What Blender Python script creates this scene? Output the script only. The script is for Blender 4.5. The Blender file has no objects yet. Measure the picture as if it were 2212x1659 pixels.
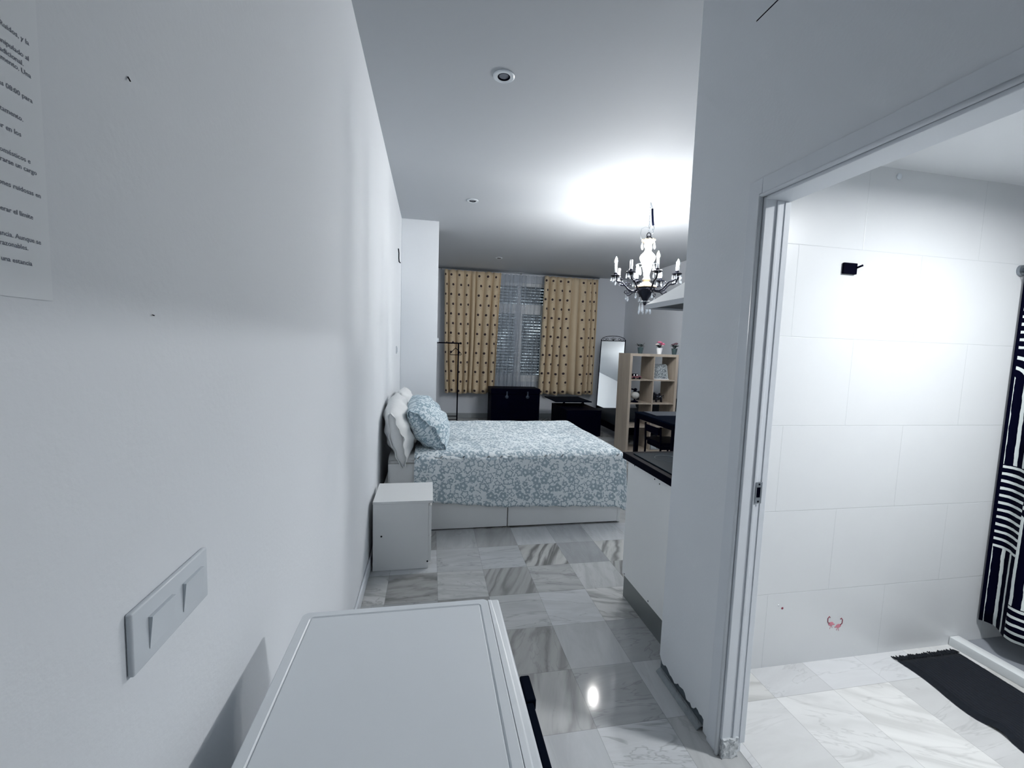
import bpy, bmesh, math, random
from mathutils import Vector, Matrix
PI = math.pi
C = bpy.context.scene.collection
random.seed(7)

# ---------------------------------------------------------------- camera, world, exposure
cam = bpy.data.cameras.new('camera'); cob = bpy.data.objects.new('camera', cam); C.objects.link(cob)
cam.sensor_width = 36.0; cam.lens = 919.64 / 2212 * 36.0; cam.clip_start = 0.02
_p, _y, _r = .0861256, .1902257, -.0336084
_f = Vector((math.sin(_y)*math.cos(_p), math.cos(_y)*math.cos(_p), -math.sin(_p)))
_rt = Vector((math.cos(_y), -math.sin(_y), 0)); _dn = _f.cross(_rt)
_r2 = _rt*math.cos(_r) + _dn*math.sin(_r); _d2 = -_rt*math.sin(_r) + _dn*math.cos(_r)
cob.matrix_world = Matrix(((_r2.x, -_d2.x, -_f.x, 0), (_r2.y, -_d2.y, -_f.y, 0), (_r2.z, -_d2.z, -_f.z, 1.5), (0, 0, 0, 1)))
bpy.context.scene.camera = cob
w = bpy.data.worlds.new('night'); bpy.context.scene.world = w; w.use_nodes = True
w.node_tree.nodes['Background'].inputs[0].default_value = (.02, .03, .06, 1)
w.node_tree.nodes['Background'].inputs[1].default_value = .5
vs = bpy.context.scene.view_settings
vs.view_transform = 'Standard'; vs.look = 'None'; vs.exposure = 2.08; vs.gamma = 1.0; vs.use_curve_mapping = False
BULB = 580.0      # radiance of the lit candle bulbs
BATH = 124.0       # radiance of the bathroom ceiling lamp

# ---------------------------------------------------------------- materials
class G:
    """small node graph helper"""
    def __init__(s, name):
        s.m = bpy.data.materials.new(name); s.m.use_nodes = True
        s.t = s.m.node_tree; s.n = s.t.nodes; s.n.clear()
        s.out = s.n.new('ShaderNodeOutputMaterial')
    def node(s, typ, **kw):
        x = s.n.new(typ)
        for k, v in kw.items(): setattr(x, k, v)
        return x
    def put(s, sock, v):
        if hasattr(v, 'links') or isinstance(v, bpy.types.NodeSocket): s.t.links.new(v, sock)
        else:
            if sock.type == 'RGBA' and hasattr(v, '__len__') and len(v) == 3: v = (*v, 1)
            sock.default_value = v
    def M(s, op, a, b=None, c=None):
        x = s.node('ShaderNodeMath', operation=op)
        for i, v in enumerate((a, b, c)):
            if v is not None: s.put(x.inputs[i], v)
        return x.outputs[0]
    def co(s, kind='Object'): return s.node('ShaderNodeTexCoord').outputs[kind]
    def sep(s, v):
        x = s.node('ShaderNodeSeparateXYZ'); s.put(x.inputs[0], v); return x.outputs
    def comb(s, a, b, c=0.0):
        x = s.node('ShaderNodeCombineXYZ')
        for i, v in enumerate((a, b, c)): s.put(x.inputs[i], v)
        return x.outputs[0]
    def noise(s, v, scale, detail=3, rough=.5, dist=0.0, out='Fac'):
        x = s.node('ShaderNodeTexNoise'); s.put(x.inputs['Vector'], v)
        x.inputs['Scale'].default_value = scale; x.inputs['Detail'].default_value = detail
        x.inputs['Roughness'].default_value = rough; x.inputs['Distortion'].default_value = dist
        return x.outputs[out]
    def mix(s, f, a, b):
        x = s.node('ShaderNodeMix', data_type='RGBA'); s.put(x.inputs[0], f); s.put(x.inputs[6], a); s.put(x.inputs[7], b)
        return x.outputs[2]
    def ramp(s, v, a, b):
        x = s.node('ShaderNodeMapRange'); s.put(x.inputs[0], v); x.inputs[1].default_value = a; x.inputs[2].default_value = b
        return x.outputs[0]
    def lt(s, a, b): return s.M('LESS_THAN', a, b)
    def bump(s, h, strength=.2, dist=.01):
        x = s.node('ShaderNodeBump'); x.inputs['Strength'].default_value = strength; x.inputs['Distance'].default_value = dist
        s.put(x.inputs['Height'], h); return x.outputs[0]
    def bsdf(s, col, rough=.6, metal=0.0, normal=None, **kw):
        x = s.node('ShaderNodeBsdfPrincipled'); s.put(x.inputs['Base Color'], col)
        s.put(x.inputs['Roughness'], rough); x.inputs['Metallic'].default_value = metal
        if normal is not None: s.put(x.inputs['Normal'], normal)
        for k, v in kw.items(): s.put(x.inputs[k], v)
        return x.outputs[0]
    def done(s, sh):
        s.t.links.new(sh, s.out.inputs[0]); return s.m

def mat(name, col, rough=.55, metal=0.0, var=.06, scale=8, bump=0.0, bscale=60, **kw):
    g = G(name); v = g.co()
    n = g.noise(v, scale)
    dark = tuple(c*(1-var) for c in col); lite = tuple(min(1, c*(1+var)) for c in col)
    c = g.mix(n, dark, lite)
    nm = g.bump(g.noise(v, bscale, 4), bump, .004) if bump else None
    return g.done(g.bsdf(c, rough, metal, nm, **kw))

WALLC = (.755, .79, .83)
Mt = {}
LOWSPEC = {'Specular IOR Level': .02}
Mt['wall'] = mat('painted plaster', WALLC, .75, var=.012, scale=3, bump=.12, bscale=90)
Mt['wallfalloff'] = mat('plaster with light falloff in colour', (.60, .64, .70), .75, var=.012, scale=3, bump=.12, bscale=90)  # wall plaster darkened: fading chandelier light put into the colour of the distant walls
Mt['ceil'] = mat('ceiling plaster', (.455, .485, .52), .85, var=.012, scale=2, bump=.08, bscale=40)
Mt['bathceil'] = mat('bathroom ceiling plaster', (.78, .80, .82), .8, var=.012, scale=2, bump=.1, bscale=60)
Mt['trim'] = mat('painted trim', (.70, .74, .79), .4, var=.02)
Mt['lacquer'] = mat('white lacquer', (.84, .86, .87), .42, var=.012)
Mt['enamel'] = mat('white enamel', (.70, .745, .785), .36, var=.012)
Mt['plastic'] = mat('white plastic', (.64, .69, .74), .35, var=.012)
Mt['black'] = mat('black', (.0006, .0008, .006), .45, var=.2, **LOWSPEC)
Mt['blackgloss'] = mat('black gloss', (.0015, .004, .011), .7, var=.2, **LOWSPEC)
Mt['blackmetal'] = mat('black metal', (.0008, .001, .007), .5, 0.0, var=.2, **LOWSPEC)
Mt['trunk'] = mat('black leather trunk', (.0006, .0008, .007), .5, var=.4, bump=.3, bscale=120, **LOWSPEC)
Mt['teal'] = mat('dark teal fabric', (.003, .008, .016), .9, var=.25, bump=.3, bscale=200)
Mt['glasstop'] = mat('ceramic glass', (.004, .014, .024), .5, var=.15, **{'Specular IOR Level': .03})
Mt['steel'] = mat('brushed steel', (.30, .33, .36), .3, .9, var=.08, bump=.1, bscale=200)
Mt['hood'] = mat('grey hood metal', (.50, .53, .57), .4, .1, var=.03)
Mt['hooddark'] = mat('hood underside', (.02, .04, .06), .4, .3, var=.2)
Mt['plinth'] = mat('brushed plinth', (.20, .22, .225), .38, .5, var=.05, bump=.05, bscale=150)
Mt['bronze'] = mat('dark bronze', (.012, .014, .024), .35, .7, var=.3)
Mt['brass'] = mat('pale brass', (.55, .47, .36), .3, .8, var=.2)
Mt['candle'] = mat('candle sleeve', (.50, .53, .55), .5)
Mt['linen'] = mat('white linen', (.78, .80, .81), .85, var=.05, scale=14, bump=.35, bscale=40)
Mt['linenin'] = mat('white linen lining', (.60, .64, .68), .9, var=.05, scale=14, bump=.2, bscale=60)
Mt['bluein'] = mat('blue cotton lining', (.16, .25, .33), .9, var=.1)
Mt['mat'] = mat('dark teal bath mat', (.0006, .0032, .0085), .95, var=.5, scale=60, bump=.5, bscale=90)
Mt['ceramic'] = mat('white ceramic', (.74, .78, .80), .2, var=.01)
Mt['tray'] = mat('shower floor', (.24, .26, .29), .6, var=.06, scale=40)
Mt['pot_white'] = mat('white pot', (.78, .80, .82), .4)
Mt['pot_green'] = mat('green grey pot', (.03, .055, .062), .5)
Mt['leaf'] = mat('dark leaf', (.010, .022, .024), .5, var=.5, scale=40)
Mt['pink'] = mat('pink petals', (.55, .13, .23), .6, var=.3, scale=50)
Mt['pale'] = mat('pale petals', (.55, .45, .45), .6, var=.2, scale=50)
Mt['plum'] = mat('plum petals', (.10, .05, .07), .6, var=.3, scale=50)
Mt['red'] = mat('red', (.25, .02, .035), .5)
Mt['flam'] = mat('flamingo pink', (.60, .22, .28), .5)
Mt['flamdark'] = mat('dark red', (.22, .03, .06), .5)
Mt['toyred'] = mat('toy car red', (.14, .05, .06), .4)
Mt['cream'] = mat('cream ceramic', (.42, .43, .42), .5, var=.15, scale=30)
Mt['grey'] = mat('grey placemat', (.07, .08, .098), .6, var=.08, scale=60)
Mt['aid'] = mat('grey white tin', (.33, .37, .40), .45)
Mt['paper'] = mat('white paper', (.80, .835, .87), .8, var=.01)
Mt['ink'] = mat('ink', (.16, .18, .23), .8)
Mt['rubble'] = mat('bare plaster rubble', (.085, .11, .13), .95, var=.6, scale=30, bump=1.0, bscale=60)
Mt['chipped'] = mat('chipped plaster', (.60, .63, .65), .9, var=.25, scale=40, bump=1.0, bscale=50)
Mt['stub'] = mat('worn floor strip', (.24, .27, .29), .85, var=.35, scale=30, bump=.6, bscale=50)
Mt['ledge'] = mat('white shower ledge', (.74, .77, .78), .3, var=.02)
Mt['lamp_off'] = mat('unlit lamp lens', (.18, .20, .24), .2)
Mt['cable'] = mat('black cable sleeve', (.004, .006, .02), .6, **LOWSPEC)

def emit(name, col, s):
    g = G(name); n = g.noise(g.co(), 20)
    e = g.node('ShaderNodeEmission'); g.put(e.inputs[0], g.mix(n, tuple(c*.97 for c in col), col)); e.inputs[1].default_value = s
    return g.done(e.outputs[0])
Mt['bulb'] = emit('lit bulb', (1.0, .985, .96), BULB)
Mt['bathlamp'] = emit('lit ceiling lamp', (.97, .985, 1.0), BATH)

def crystal():
    g = G('crystal'); n = g.bump(g.noise(g.co(), 60), .5, .004)
    tr = g.node('ShaderNodeBsdfTransparent'); tr.inputs[0].default_value = (.93, .96, .98, 1)
    gl = g.node('ShaderNodeBsdfGlossy'); gl.inputs['Roughness'].default_value = .08; g.put(gl.inputs['Normal'], n)
    gl.inputs[0].default_value = (.95, .97, 1, 1)
    d = g.node('ShaderNodeBsdfTranslucent'); d.inputs[0].default_value = (.9, .93, .96, 1)
    fr = g.node('ShaderNodeFresnel'); fr.inputs[0].default_value = 2.0; g.put(fr.inputs['Normal'], n)
    m1 = g.node('ShaderNodeMixShader'); g.put(m1.inputs[0], fr.outputs[0]); g.put(m1.inputs[1], tr.outputs[0]); g.put(m1.inputs[2], gl.outputs[0])
    m2 = g.node('ShaderNodeMixShader'); m2.inputs[0].default_value = .10; g.put(m2.inputs[1], m1.outputs[0]); g.put(m2.inputs[2], d.outputs[0])
    return g.done(m2.outputs[0])
Mt['crystal'] = crystal()

def frosted():
    g = G('glass vase'); n = g.bump(g.noise(g.co(), 30), .3, .004)
    tr = g.node('ShaderNodeBsdfTranslucent'); tr.inputs[0].default_value = (.93, .95, .97, 1)
    b = g.bsdf((.85, .88, .9), .15, 0, n)
    m = g.node('ShaderNodeMixShader'); m.inputs[0].default_value = .5; g.put(m.inputs[1], b); g.put(m.inputs[2], tr.outputs[0])
    return g.done(m.outputs[0])
Mt['vase'] = frosted()

def mirror():
    g = G('mirror glass'); n = g.noise(g.co(), 3)
    return g.done(g.bsdf((.86, .89, .90), g.M('MULTIPLY_ADD', n, .01, .005), 1.0))
Mt['mirror'] = mirror()

def marble(name, x0, y0, px, py, lo, hi, tint, rough, veins=1.0):
    g = G(name); X, Y, Z = g.sep(g.co())
    tx = g.M('DIVIDE', g.M('SUBTRACT', X, x0), px); ty = g.M('DIVIDE', g.M('SUBTRACT', Y, y0), py)
    ix, iy = g.M('FLOOR', tx), g.M('FLOOR', ty)
    fx, fy = g.M('SUBTRACT', tx, ix), g.M('SUBTRACT', ty, iy)
    wn = g.node('ShaderNodeTexWhiteNoise', noise_dimensions='2D'); g.put(wn.inputs[0], g.comb(ix, iy))
    r, r2, r3 = g.sep(wn.outputs['Color'])
    ang = g.M('MULTIPLY', g.M('GREATER_THAN', r3, .45), g.M('MULTIPLY_ADD', r, .5, 1.15))
    ang = g.M('ADD', ang, g.M('MULTIPLY', r2, .5))
    vr = g.node('ShaderNodeVectorRotate', rotation_type='Z_AXIS'); g.put(vr.inputs['Vector'], g.comb(X, Y)); g.put(vr.inputs['Angle'], ang)
    vx, vy, vz = g.sep(vr.outputs[0])
    off = g.M('MULTIPLY', r, 37.0)
    P = g.comb(g.M('ADD', vx, off), g.M('MULTIPLY', g.M('ADD', vy, off), .22), off)
    warp = g.noise(P, 3.2, 4, .55, 1.2)
    nb = g.noise(P, 9.0, 5, .62, .9)
    st = g.M('SINE', g.M('ADD', g.M('MULTIPLY', vx, 55.0), g.M('MULTIPLY', warp, 26.0)))
    st = g.M('POWER', g.M('MULTIPLY_ADD', st, .5, .5), 2.5)
    amt = g.M('MULTIPLY', g.M('POWER', r2, 3.0), .62*veins)
    val = g.M('MULTIPLY_ADD', wn.outputs['Value'], hi-lo, lo)
    val = g.M('MULTIPLY', val, g.M('SUBTRACT', 1.0, g.M('MULTIPLY', st, amt)))
    cl = g.M('MULTIPLY', g.M('SUBTRACT', nb, .5), .55*veins)
    val = g.M('MULTIPLY', val, g.M('ADD', 1.0, cl))
    thin = g.M('ABSOLUTE', g.M('SUBTRACT', g.noise(P, 4.5, 4, .6, 1.8), .5))
    thin = g.M('SUBTRACT', 1.0, g.ramp(thin, 0.0, .018))
    val = g.M('MULTIPLY', val, g.M('SUBTRACT', 1.0, g.M('MULTIPLY', thin, g.M('MULTIPLY', r3, .30*veins))))
    gx = g.M('MULTIPLY', g.M('MINIMUM', fx, g.M('SUBTRACT', 1.0, fx)), px); gy = g.M('MULTIPLY', g.M('MINIMUM', fy, g.M('SUBTRACT', 1.0, fy)), py)
    gr = g.lt(g.M('MINIMUM', gx, gy), .0012)
    val = g.M('MULTIPLY', val, g.M('SUBTRACT', 1.0, g.M('MULTIPLY', gr, .28)))
    cs = g.node('ShaderNodeVectorMath', operation='SCALE'); cs.inputs[0].default_value = tint; g.put(cs.inputs['Scale'], val)
    warm = g.node('ShaderNodeVectorMath', operation='SCALE'); warm.inputs[0].default_value = (1.0, .99, .93); g.put(warm.inputs['Scale'], val)
    col = g.mix(g.M('MULTIPLY', r2, .6), cs.outputs[0], warm.outputs[0])
    rg = g.M('MULTIPLY_ADD', nb, .05, rough)
    return g.done(g.bsdf(col, rg, 0, g.bump(g.M('ADD', g.M('SUBTRACT', 1.0, gr), g.M('MULTIPLY', nb, .12)), .14, .002), **{'Specular IOR Level': .24}))
Mt['floor'] = marble('marble floor tiles', .065, .207, .3045, .316, .36, .60, (.94, .985, 1.03), .055)
Mt['bathfloor'] = marble('pale marble tiles', 1.516, .86, .304, .632, .56, .72, (.965, .985, 1.01), .14, .5)

def walltile():
    g = G('bathroom wall tiles'); X, Y, Z = g.sep(g.co()); U = g.M('ADD', X, Y)
    tz = g.M('DIVIDE', g.M('ADD', Z, .035), .406); iz = g.M('FLOOR', tz); fz = g.M('SUBTRACT', tz, iz)
    tx = g.M('ADD', g.M('DIVIDE', g.M('SUBTRACT', U, 1.93+1.66), .68), g.M('MULTIPLY', g.M('MODULO', g.M('ADD', iz, 1.0), 2.0), .5))
    fx = g.M('SUBTRACT', tx, g.M('FLOOR', tx))
    gx = g.M('MULTIPLY', g.M('MINIMUM', fx, g.M('SUBTRACT', 1.0, fx)), .68); gz = g.M('MULTIPLY', g.M('MINIMUM', fz, g.M('SUBTRACT', 1.0, fz)), .406)
    gr = g.M('SUBTRACT', 1.0, g.ramp(g.M('MINIMUM', gx, gz), .0006, .002))
    n = g.noise(g.co(), 6)
    c = g.mix(n, (.615, .635, .655), (.645, .665, .68)); c = g.mix(g.M('MULTIPLY', gr, .30), c, (.36, .39, .41))
    return g.done(g.bsdf(c, .34, 0, g.bump(g.M('SUBTRACT', g.M('MULTIPLY', g.noise(g.co(), 2.5), .35), gr), .3, .004)))
Mt['tile'] = walltile()

def wood():
    g = G('oak effect board'); X, Y, Z = g.sep(g.co())
    P = g.comb(g.M('MULTIPLY', X, 28.0), g.M('MULTIPLY', Y, 28.0), g.M('MULTIPLY', Z, 1.6))
    n = g.noise(P, 1.0, 5, .6); n2 = g.noise(P, 3.0, 3)
    c = g.mix(n, (.22, .185, .155), (.46, .40, .33)); c = g.mix(g.M('MULTIPLY', n2, .25), c, (.12, .10, .09))
    return g.done(g.bsdf(c, .5, 0, g.bump(n, .1, .001)))
Mt['oak'] = wood()

def beige():
    """beige woven curtain with dark thistle motifs along zigzag columns; uv in metres"""
    g = G('beige curtain with motifs'); X, Y, Z = g.sep(g.co('UV'))
    row = g.M('FLOOR', g.M('DIVIDE', Y, .19)); fy = g.M('SUBTRACT', g.M('DIVIDE', Y, .19), row)
    ix = g.M('FLOOR', X); fx = g.M('SUBTRACT', X, ix)       # one motif column on each fold
    sh = g.M('MULTIPLY_ADD', g.M('MODULO', row, 2.0), .15, -.075)
    dx = g.M('MULTIPLY', g.M('SUBTRACT', g.M('SUBTRACT', fx, .5), sh), .30); dy = g.M('MULTIPLY', g.M('SUBTRACT', fy, .5), .19)
    ang = g.M('ARCTAN2', dy, dx); rad = g.M('SQRT', g.M('ADD', g.M('MULTIPLY', dx, dx), g.M('MULTIPLY', dy, dy)))
    lim = g.M('MULTIPLY_ADD', g.M('SINE', g.M('MULTIPLY_ADD', ang, 6.0, 1.5)), .003, .0245)
    skip = g.M('GREATER_THAN', g.M('MODULO', g.M('ADD', ix, 1.0), 5.0), .5)
    dot = g.M('MULTIPLY', g.lt(rad, lim), skip)
    # faint embroidered swag between the motifs
    sw = g.lt(g.M('ABSOLUTE', g.M('SUBTRACT', g.M('ABSOLUTE', g.M('ADD', dy, .055)), g.M('MULTIPLY', g.M('ABSOLUTE', dx), .7))), .006)
    sw = g.M('MULTIPLY', g.M('MULTIPLY', sw, g.lt(g.M('ABSOLUTE', dx), .035)), skip)
    weave = g.noise(g.comb(g.M('MULTIPLY', X, 50.0), g.M('MULTIPLY', Y, 260.0)), 1.0, 2)
    c = g.mix(weave, (.50, .405, .28), (.76, .64, .46)); c = g.mix(g.M('MULTIPLY', sw, .3), c, (.22, .14, .11))
    c = g.mix(dot, c, (.035, .022, .030))
    d = g.bsdf(c, .9, 0, g.bump(weave, .2, .002))
    return g.done(d)
Mt['beige'] = beige()

def sheer():
    g = G('sheer voile'); X, Y, Z = g.sep(g.co('UV'))
    n = g.noise(g.comb(g.M('MULTIPLY', X, 40.0), g.M('MULTIPLY', Y, .5)), 1.0, 3)
    tr = g.node('ShaderNodeBsdfTransparent')
    d = g.node('ShaderNodeBsdfDiffuse'); d.inputs[0].default_value = (.40, .46, .54, 1)
    lw = g.node('ShaderNodeLayerWeight'); lw.inputs[0].default_value = .55
    dens = g.M('MULTIPLY_ADD', g.ramp(X, 3.8, 2.6), .24, .10)   # gathered on the left, a single layer on the right
    f = g.M('MINIMUM', g.M('ADD', g.M('MULTIPLY_ADD', g.ramp(n, .35, .65), .42, dens), g.M('MULTIPLY', lw.outputs['Facing'], .40)), .95)
    m = g.node('ShaderNodeMixShader'); g.put(m.inputs[0], f); g.put(m.inputs[1], tr.outputs[0]); g.put(m.inputs[2], d.outputs[0])
    return g.done(m.outputs[0])
Mt['sheer'] = sheer()

def shutter():
    """roller shutter slats with rows of slots that let street light through"""
    g = G('roller shutter'); X, Y, Z = g.sep(g.co())
    tz = g.M('DIVIDE', Z, .062); iz = g.M('FLOOR', tz); fz = g.M('SUBTRACT', tz, iz)
    tx = g.M('ADD', g.M('DIVIDE', X, .034), g.M('MULTIPLY', iz, .37)); ix = g.M('FLOOR', tx); fx = g.M('SUBTRACT', tx, ix)
    slot = g.M('MULTIPLY', g.lt(g.M('ABSOLUTE', g.M('SUBTRACT', fz, .5)), .13), g.lt(g.M('ABSOLUTE', g.M('SUBTRACT', fx, .5)), .27))
    wn = g.node('ShaderNodeTexWhiteNoise', noise_dimensions='2D'); g.put(wn.inputs[0], g.comb(ix, iz))
    n = g.noise(g.co(), 2.2, 2)
    amt = g.M('MULTIPLY_ADD', g.M('POWER', g.ramp(n, .42, .66), 2.0), .8, .13)
    amt = g.M('MULTIPLY', amt, g.M('MULTIPLY_ADD', wn.outputs['Value'], .9, .3))
    joint = g.lt(g.M('ABSOLUTE', g.M('SUBTRACT', fz, .5)), .2)
    c = g.mix(joint, (.030, .055, .075), (.012, .025, .04))
    b = g.bsdf(c, .5)
    e = g.node('ShaderNodeEmission'); e.inputs[0].default_value = (.72, .9, 1, 1); g.put(e.inputs[1], amt)
    m = g.node('ShaderNodeMixShader'); g.put(m.inputs[0], slot); g.put(m.inputs[1], b); g.put(m.inputs[2], e.outputs[0])
    return g.done(m.outputs[0])
Mt['shutter'] = shutter()

def floral(name, base, ink):
    """blue flowers, rings, buds and twigs on a white ground; uv in metres"""
    g = G(name); uv = g.co('UV')
    nz = g.node('ShaderNodeTexNoise'); g.put(nz.inputs['Vector'], uv); nz.inputs['Scale'].default_value = 22; nz.inputs['Detail'].default_value = 1
    a = g.node('ShaderNodeVectorMath', operation='MULTIPLY_ADD'); g.put(a.inputs[0], nz.outputs['Color']); a.inputs[1].default_value = (.014, .014, 0); g.put(a.inputs[2], uv)
    W = a.outputs[0]
    def layer(scale, r0, seed):
        of = g.node('ShaderNodeVectorMath', operation='ADD'); g.put(of.inputs[0], W); of.inputs[1].default_value = (seed, seed*1.7, 0)
        vo = g.node('ShaderNodeTexVoronoi', voronoi_dimensions='2D'); g.put(vo.inputs['Vector'], of.outputs[0]); vo.inputs['Scale'].default_value = scale; vo.inputs['Randomness'].default_value = .75
        d = g.node('ShaderNodeVectorMath', operation='SUBTRACT'); g.put(d.inputs[0], of.outputs[0]); g.put(d.inputs[1], vo.outputs['Position'])
        dx, dy, _ = g.sep(d.outputs[0]); c1, c2, c3 = g.sep(vo.outputs['Color'])
        ang = g.M('ADD', g.M('ARCTAN2', dy, dx), g.M('MULTIPLY', c1, 6.3))
        rad = g.M('SQRT', g.M('ADD', g.M('MULTIPLY', dx, dx), g.M('MULTIPLY', dy, dy)))
        lim = g.M('MULTIPLY', g.M('MULTIPLY_ADD', g.M('SINE', g.M('MULTIPLY', ang, 5.0)), .17, 1.0), g.M('MULTIPLY_ADD', c2, r0*.5, r0*.72))
        q = g.M('DIVIDE', rad, lim)
        solid = g.M('MULTIPLY', g.lt(q, 1.0), g.M('GREATER_THAN', q, .30))
        ring = g.M('MULTIPLY', g.lt(q, 1.0), g.M('GREATER_THAN', q, .60))
        pick = g.lt(c3, .5)
        return g.M('ADD', g.M('MULTIPLY', solid, pick), g.M('MULTIPLY', ring, g.M('SUBTRACT', 1.0, pick))), q, g.M('MULTIPLY', c3, 1.0)
    f1, q1, _ = layer(15.5, .0295, 0.0)
    # comma-shaped leaves and buds fill the gaps
    of = g.node('ShaderNodeVectorMath', operation='ADD'); g.put(of.inputs[0], W); of.inputs[1].default_value = (3.3, 1.1, 0)
    vo = g.node('ShaderNodeTexVoronoi', voronoi_dimensions='2D'); g.put(vo.inputs['Vector'], of.outputs[0]); vo.inputs['Scale'].default_value = 29
    d = g.node('ShaderNodeVectorMath', operation='SUBTRACT'); g.put(d.inputs[0], of.outputs[0]); g.put(d.inputs[1], vo.outputs['Position'])
    c1, c2, c3 = g.sep(vo.outputs['Color'])
    vr = g.node('ShaderNodeVectorRotate', rotation_type='Z_AXIS'); g.put(vr.inputs['Vector'], d.outputs[0]); g.put(vr.inputs['Angle'], g.M('MULTIPLY', c1, 6.3))
    ax, ay, _ = g.sep(vr.outputs[0])
    ay = g.M('ADD', ay, g.M('MULTIPLY', g.M('MULTIPLY', ax, ax), 30.0))
    el = g.M('ADD', g.M('MULTIPLY', g.M('MULTIPLY', ax, ax), 5000.0), g.M('MULTIPLY', g.M('MULTIPLY', ay, ay), 40000.0))
    leaf = g.M('MULTIPLY', g.lt(el, 1.0), g.M('GREATER_THAN', q1, 1.16))
    k = g.M('MINIMUM', g.M('ADD', f1, leaf), 1.0)
    we = g.noise(uv, 300, 2)
    c = g.mix(k, base, ink)
    return g.done(g.bsdf(c, .9, 0, g.bump(g.M('ADD', we, g.M('MULTIPLY', g.noise(uv, 9, 3), 3.0)), .25, .003)))
Mt['floral'] = floral('floral bedspread', (.82, .88, .91), (.38, .475, .54))
Mt['floralp'] = floral('floral pillowcase', (.74, .83, .88), (.33, .45, .53))

def shower():
    """navy cloth, off-white brush stripes in blocks: level, upright and curved; uv in metres"""
    g = G('striped shower curtain'); X, Y, Z = g.sep(g.co('UV'))
    nz = g.noise(g.co('UV'), 14, 3); wob = g.M('MULTIPLY', g.M('SUBTRACT', nz, .5), .012)
    cw, ch = .15, .46
    tx = g.M('DIVIDE', X, cw); ix = g.M('FLOOR', tx)
    ty = g.M('ADD', g.M('DIVIDE', g.M('ADD', Y, .005), ch), g.M('MULTIPLY', g.M('MODULO', ix, 2.0), .55)); iy = g.M('FLOOR', ty)
    fx = g.M('MULTIPLY', g.M('SUBTRACT', tx, ix), cw); fy = g.M('MULTIPLY', g.M('SUBTRACT', ty, iy), ch)
    par = g.M('MODULO', g.M('ADD', ix, iy), 2.0)
    wn = g.node('ShaderNodeTexWhiteNoise', noise_dimensions='2D'); g.put(wn.inputs[0], g.comb(ix, iy)); r = wn.outputs['Value']
    hs = g.lt(g.M('FRACT', g.M('DIVIDE', g.M('ADD', fy, wob), .040)), .36)
    vst = g.lt(g.M('FRACT', g.M('DIVIDE', g.M('ADD', fx, wob), .05)), .34)
    rad = g.M('SQRT', g.M('ADD', g.M('MULTIPLY', fx, fx), g.M('MULTIPLY', fy, fy)))
    cs = g.lt(g.M('FRACT', g.M('DIVIDE', g.M('ADD', rad, wob), .052)), .34)
    arc = g.M('MULTIPLY', g.M('GREATER_THAN', r, .4), g.lt(fy, .15)); arc = g.M('MULTIPLY', arc, par)
    k = g.M('ADD', g.M('MULTIPLY', hs, par), g.M('MULTIPLY', vst, g.M('SUBTRACT', 1.0, par)))
    k = g.M('ADD', g.M('MULTIPLY', k, g.M('SUBTRACT', 1.0, arc)), g.M('MULTIPLY', cs, arc))
    k = g.M('MULTIPLY', k, g.M('GREATER_THAN', X, .014))
    c = g.mix(k, (.0009, .0012, .0085), (.62, .67, .66))
    return g.done(g.bsdf(c, .6, 0, g.bump(nz, .1, .002), **LOWSPEC))
Mt['shower'] = shower()

def swirl():
    g = G('swirl print'); X, Y, Z = g.sep(g.co())
    n = g.noise(g.co(), 16, 3, .5, 2.5)
    s = g.M('SINE', g.M('MULTIPLY', n, 46.0))
    return g.done(g.bsdf(g.mix(g.M('GREATER_THAN', s, .15), (.02, .035, .05), (.42, .47, .5)), .4))
Mt['swirl'] = swirl()

# ---------------------------------------------------------------- geometry helpers
ORG = {}
def bm_(): return bmesh.new()
def bx(bm, x0, x1, y0, y1, z0, z1, bev=0.0, seg=2):
    vs_ = [bm.verts.new(c) for c in ((x0,y0,z0),(x1,y0,z0),(x1,y1,z0),(x0,y1,z0),(x0,y0,z1),(x1,y0,z1),(x1,y1,z1),(x0,y1,z1))]
    fs = [bm.faces.new([vs_[i] for i in f]) for f in ((3,2,1,0),(4,5,6,7),(0,1,5,4),(1,2,6,5),(2,3,7,6),(3,0,4,7))]
    if bev:
        es = list({e for f in fs for e in f.edges})
        bmesh.ops.bevel(bm, geom=es, offset=bev, segments=seg, affect='EDGES', profile=.5)
    return bm
def box(x0, x1, y0, y1, z0, z1, bev=0.0, seg=2): return bx(bm_(), x0, x1, y0, y1, z0, z1, bev, seg)
def tube(bm, pts, r, n=10, closed=False, cap=True):
    pts = [Vector(p) for p in pts]; rs = r if isinstance(r, (list, tuple)) else [r]*len(pts)
    N = len(pts); prev = None; rings = []
    for i, p in enumerate(pts):
        if closed: t = pts[(i+1) % N] - pts[i-1]
        else: t = pts[min(i+1, N-1)] - pts[max(i-1, 0)]
        t.normalize()
        if prev is None:
            a = Vector((0,0,1)) if abs(t.z) < .9 else Vector((1,0,0)); u = t.cross(a).normalized()
        else:
            u = prev - t*prev.dot(t); u.normalize()
        prev = u; v = t.cross(u)
        rings.append([bm.verts.new(p + (u*math.cos(2*PI*k/n) + v*math.sin(2*PI*k/n))*rs[i]) for k in range(n)])
    for i in range(N if closed else N-1):
        A, B = rings[i], rings[(i+1) % N]
        for k in range(n): bm.faces.new((A[k], A[(k+1)%n], B[(k+1)%n], B[k]))
    if cap and not closed:
        bm.faces.new(rings[0][::-1]); bm.faces.new(rings[-1])
    return bm
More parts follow.
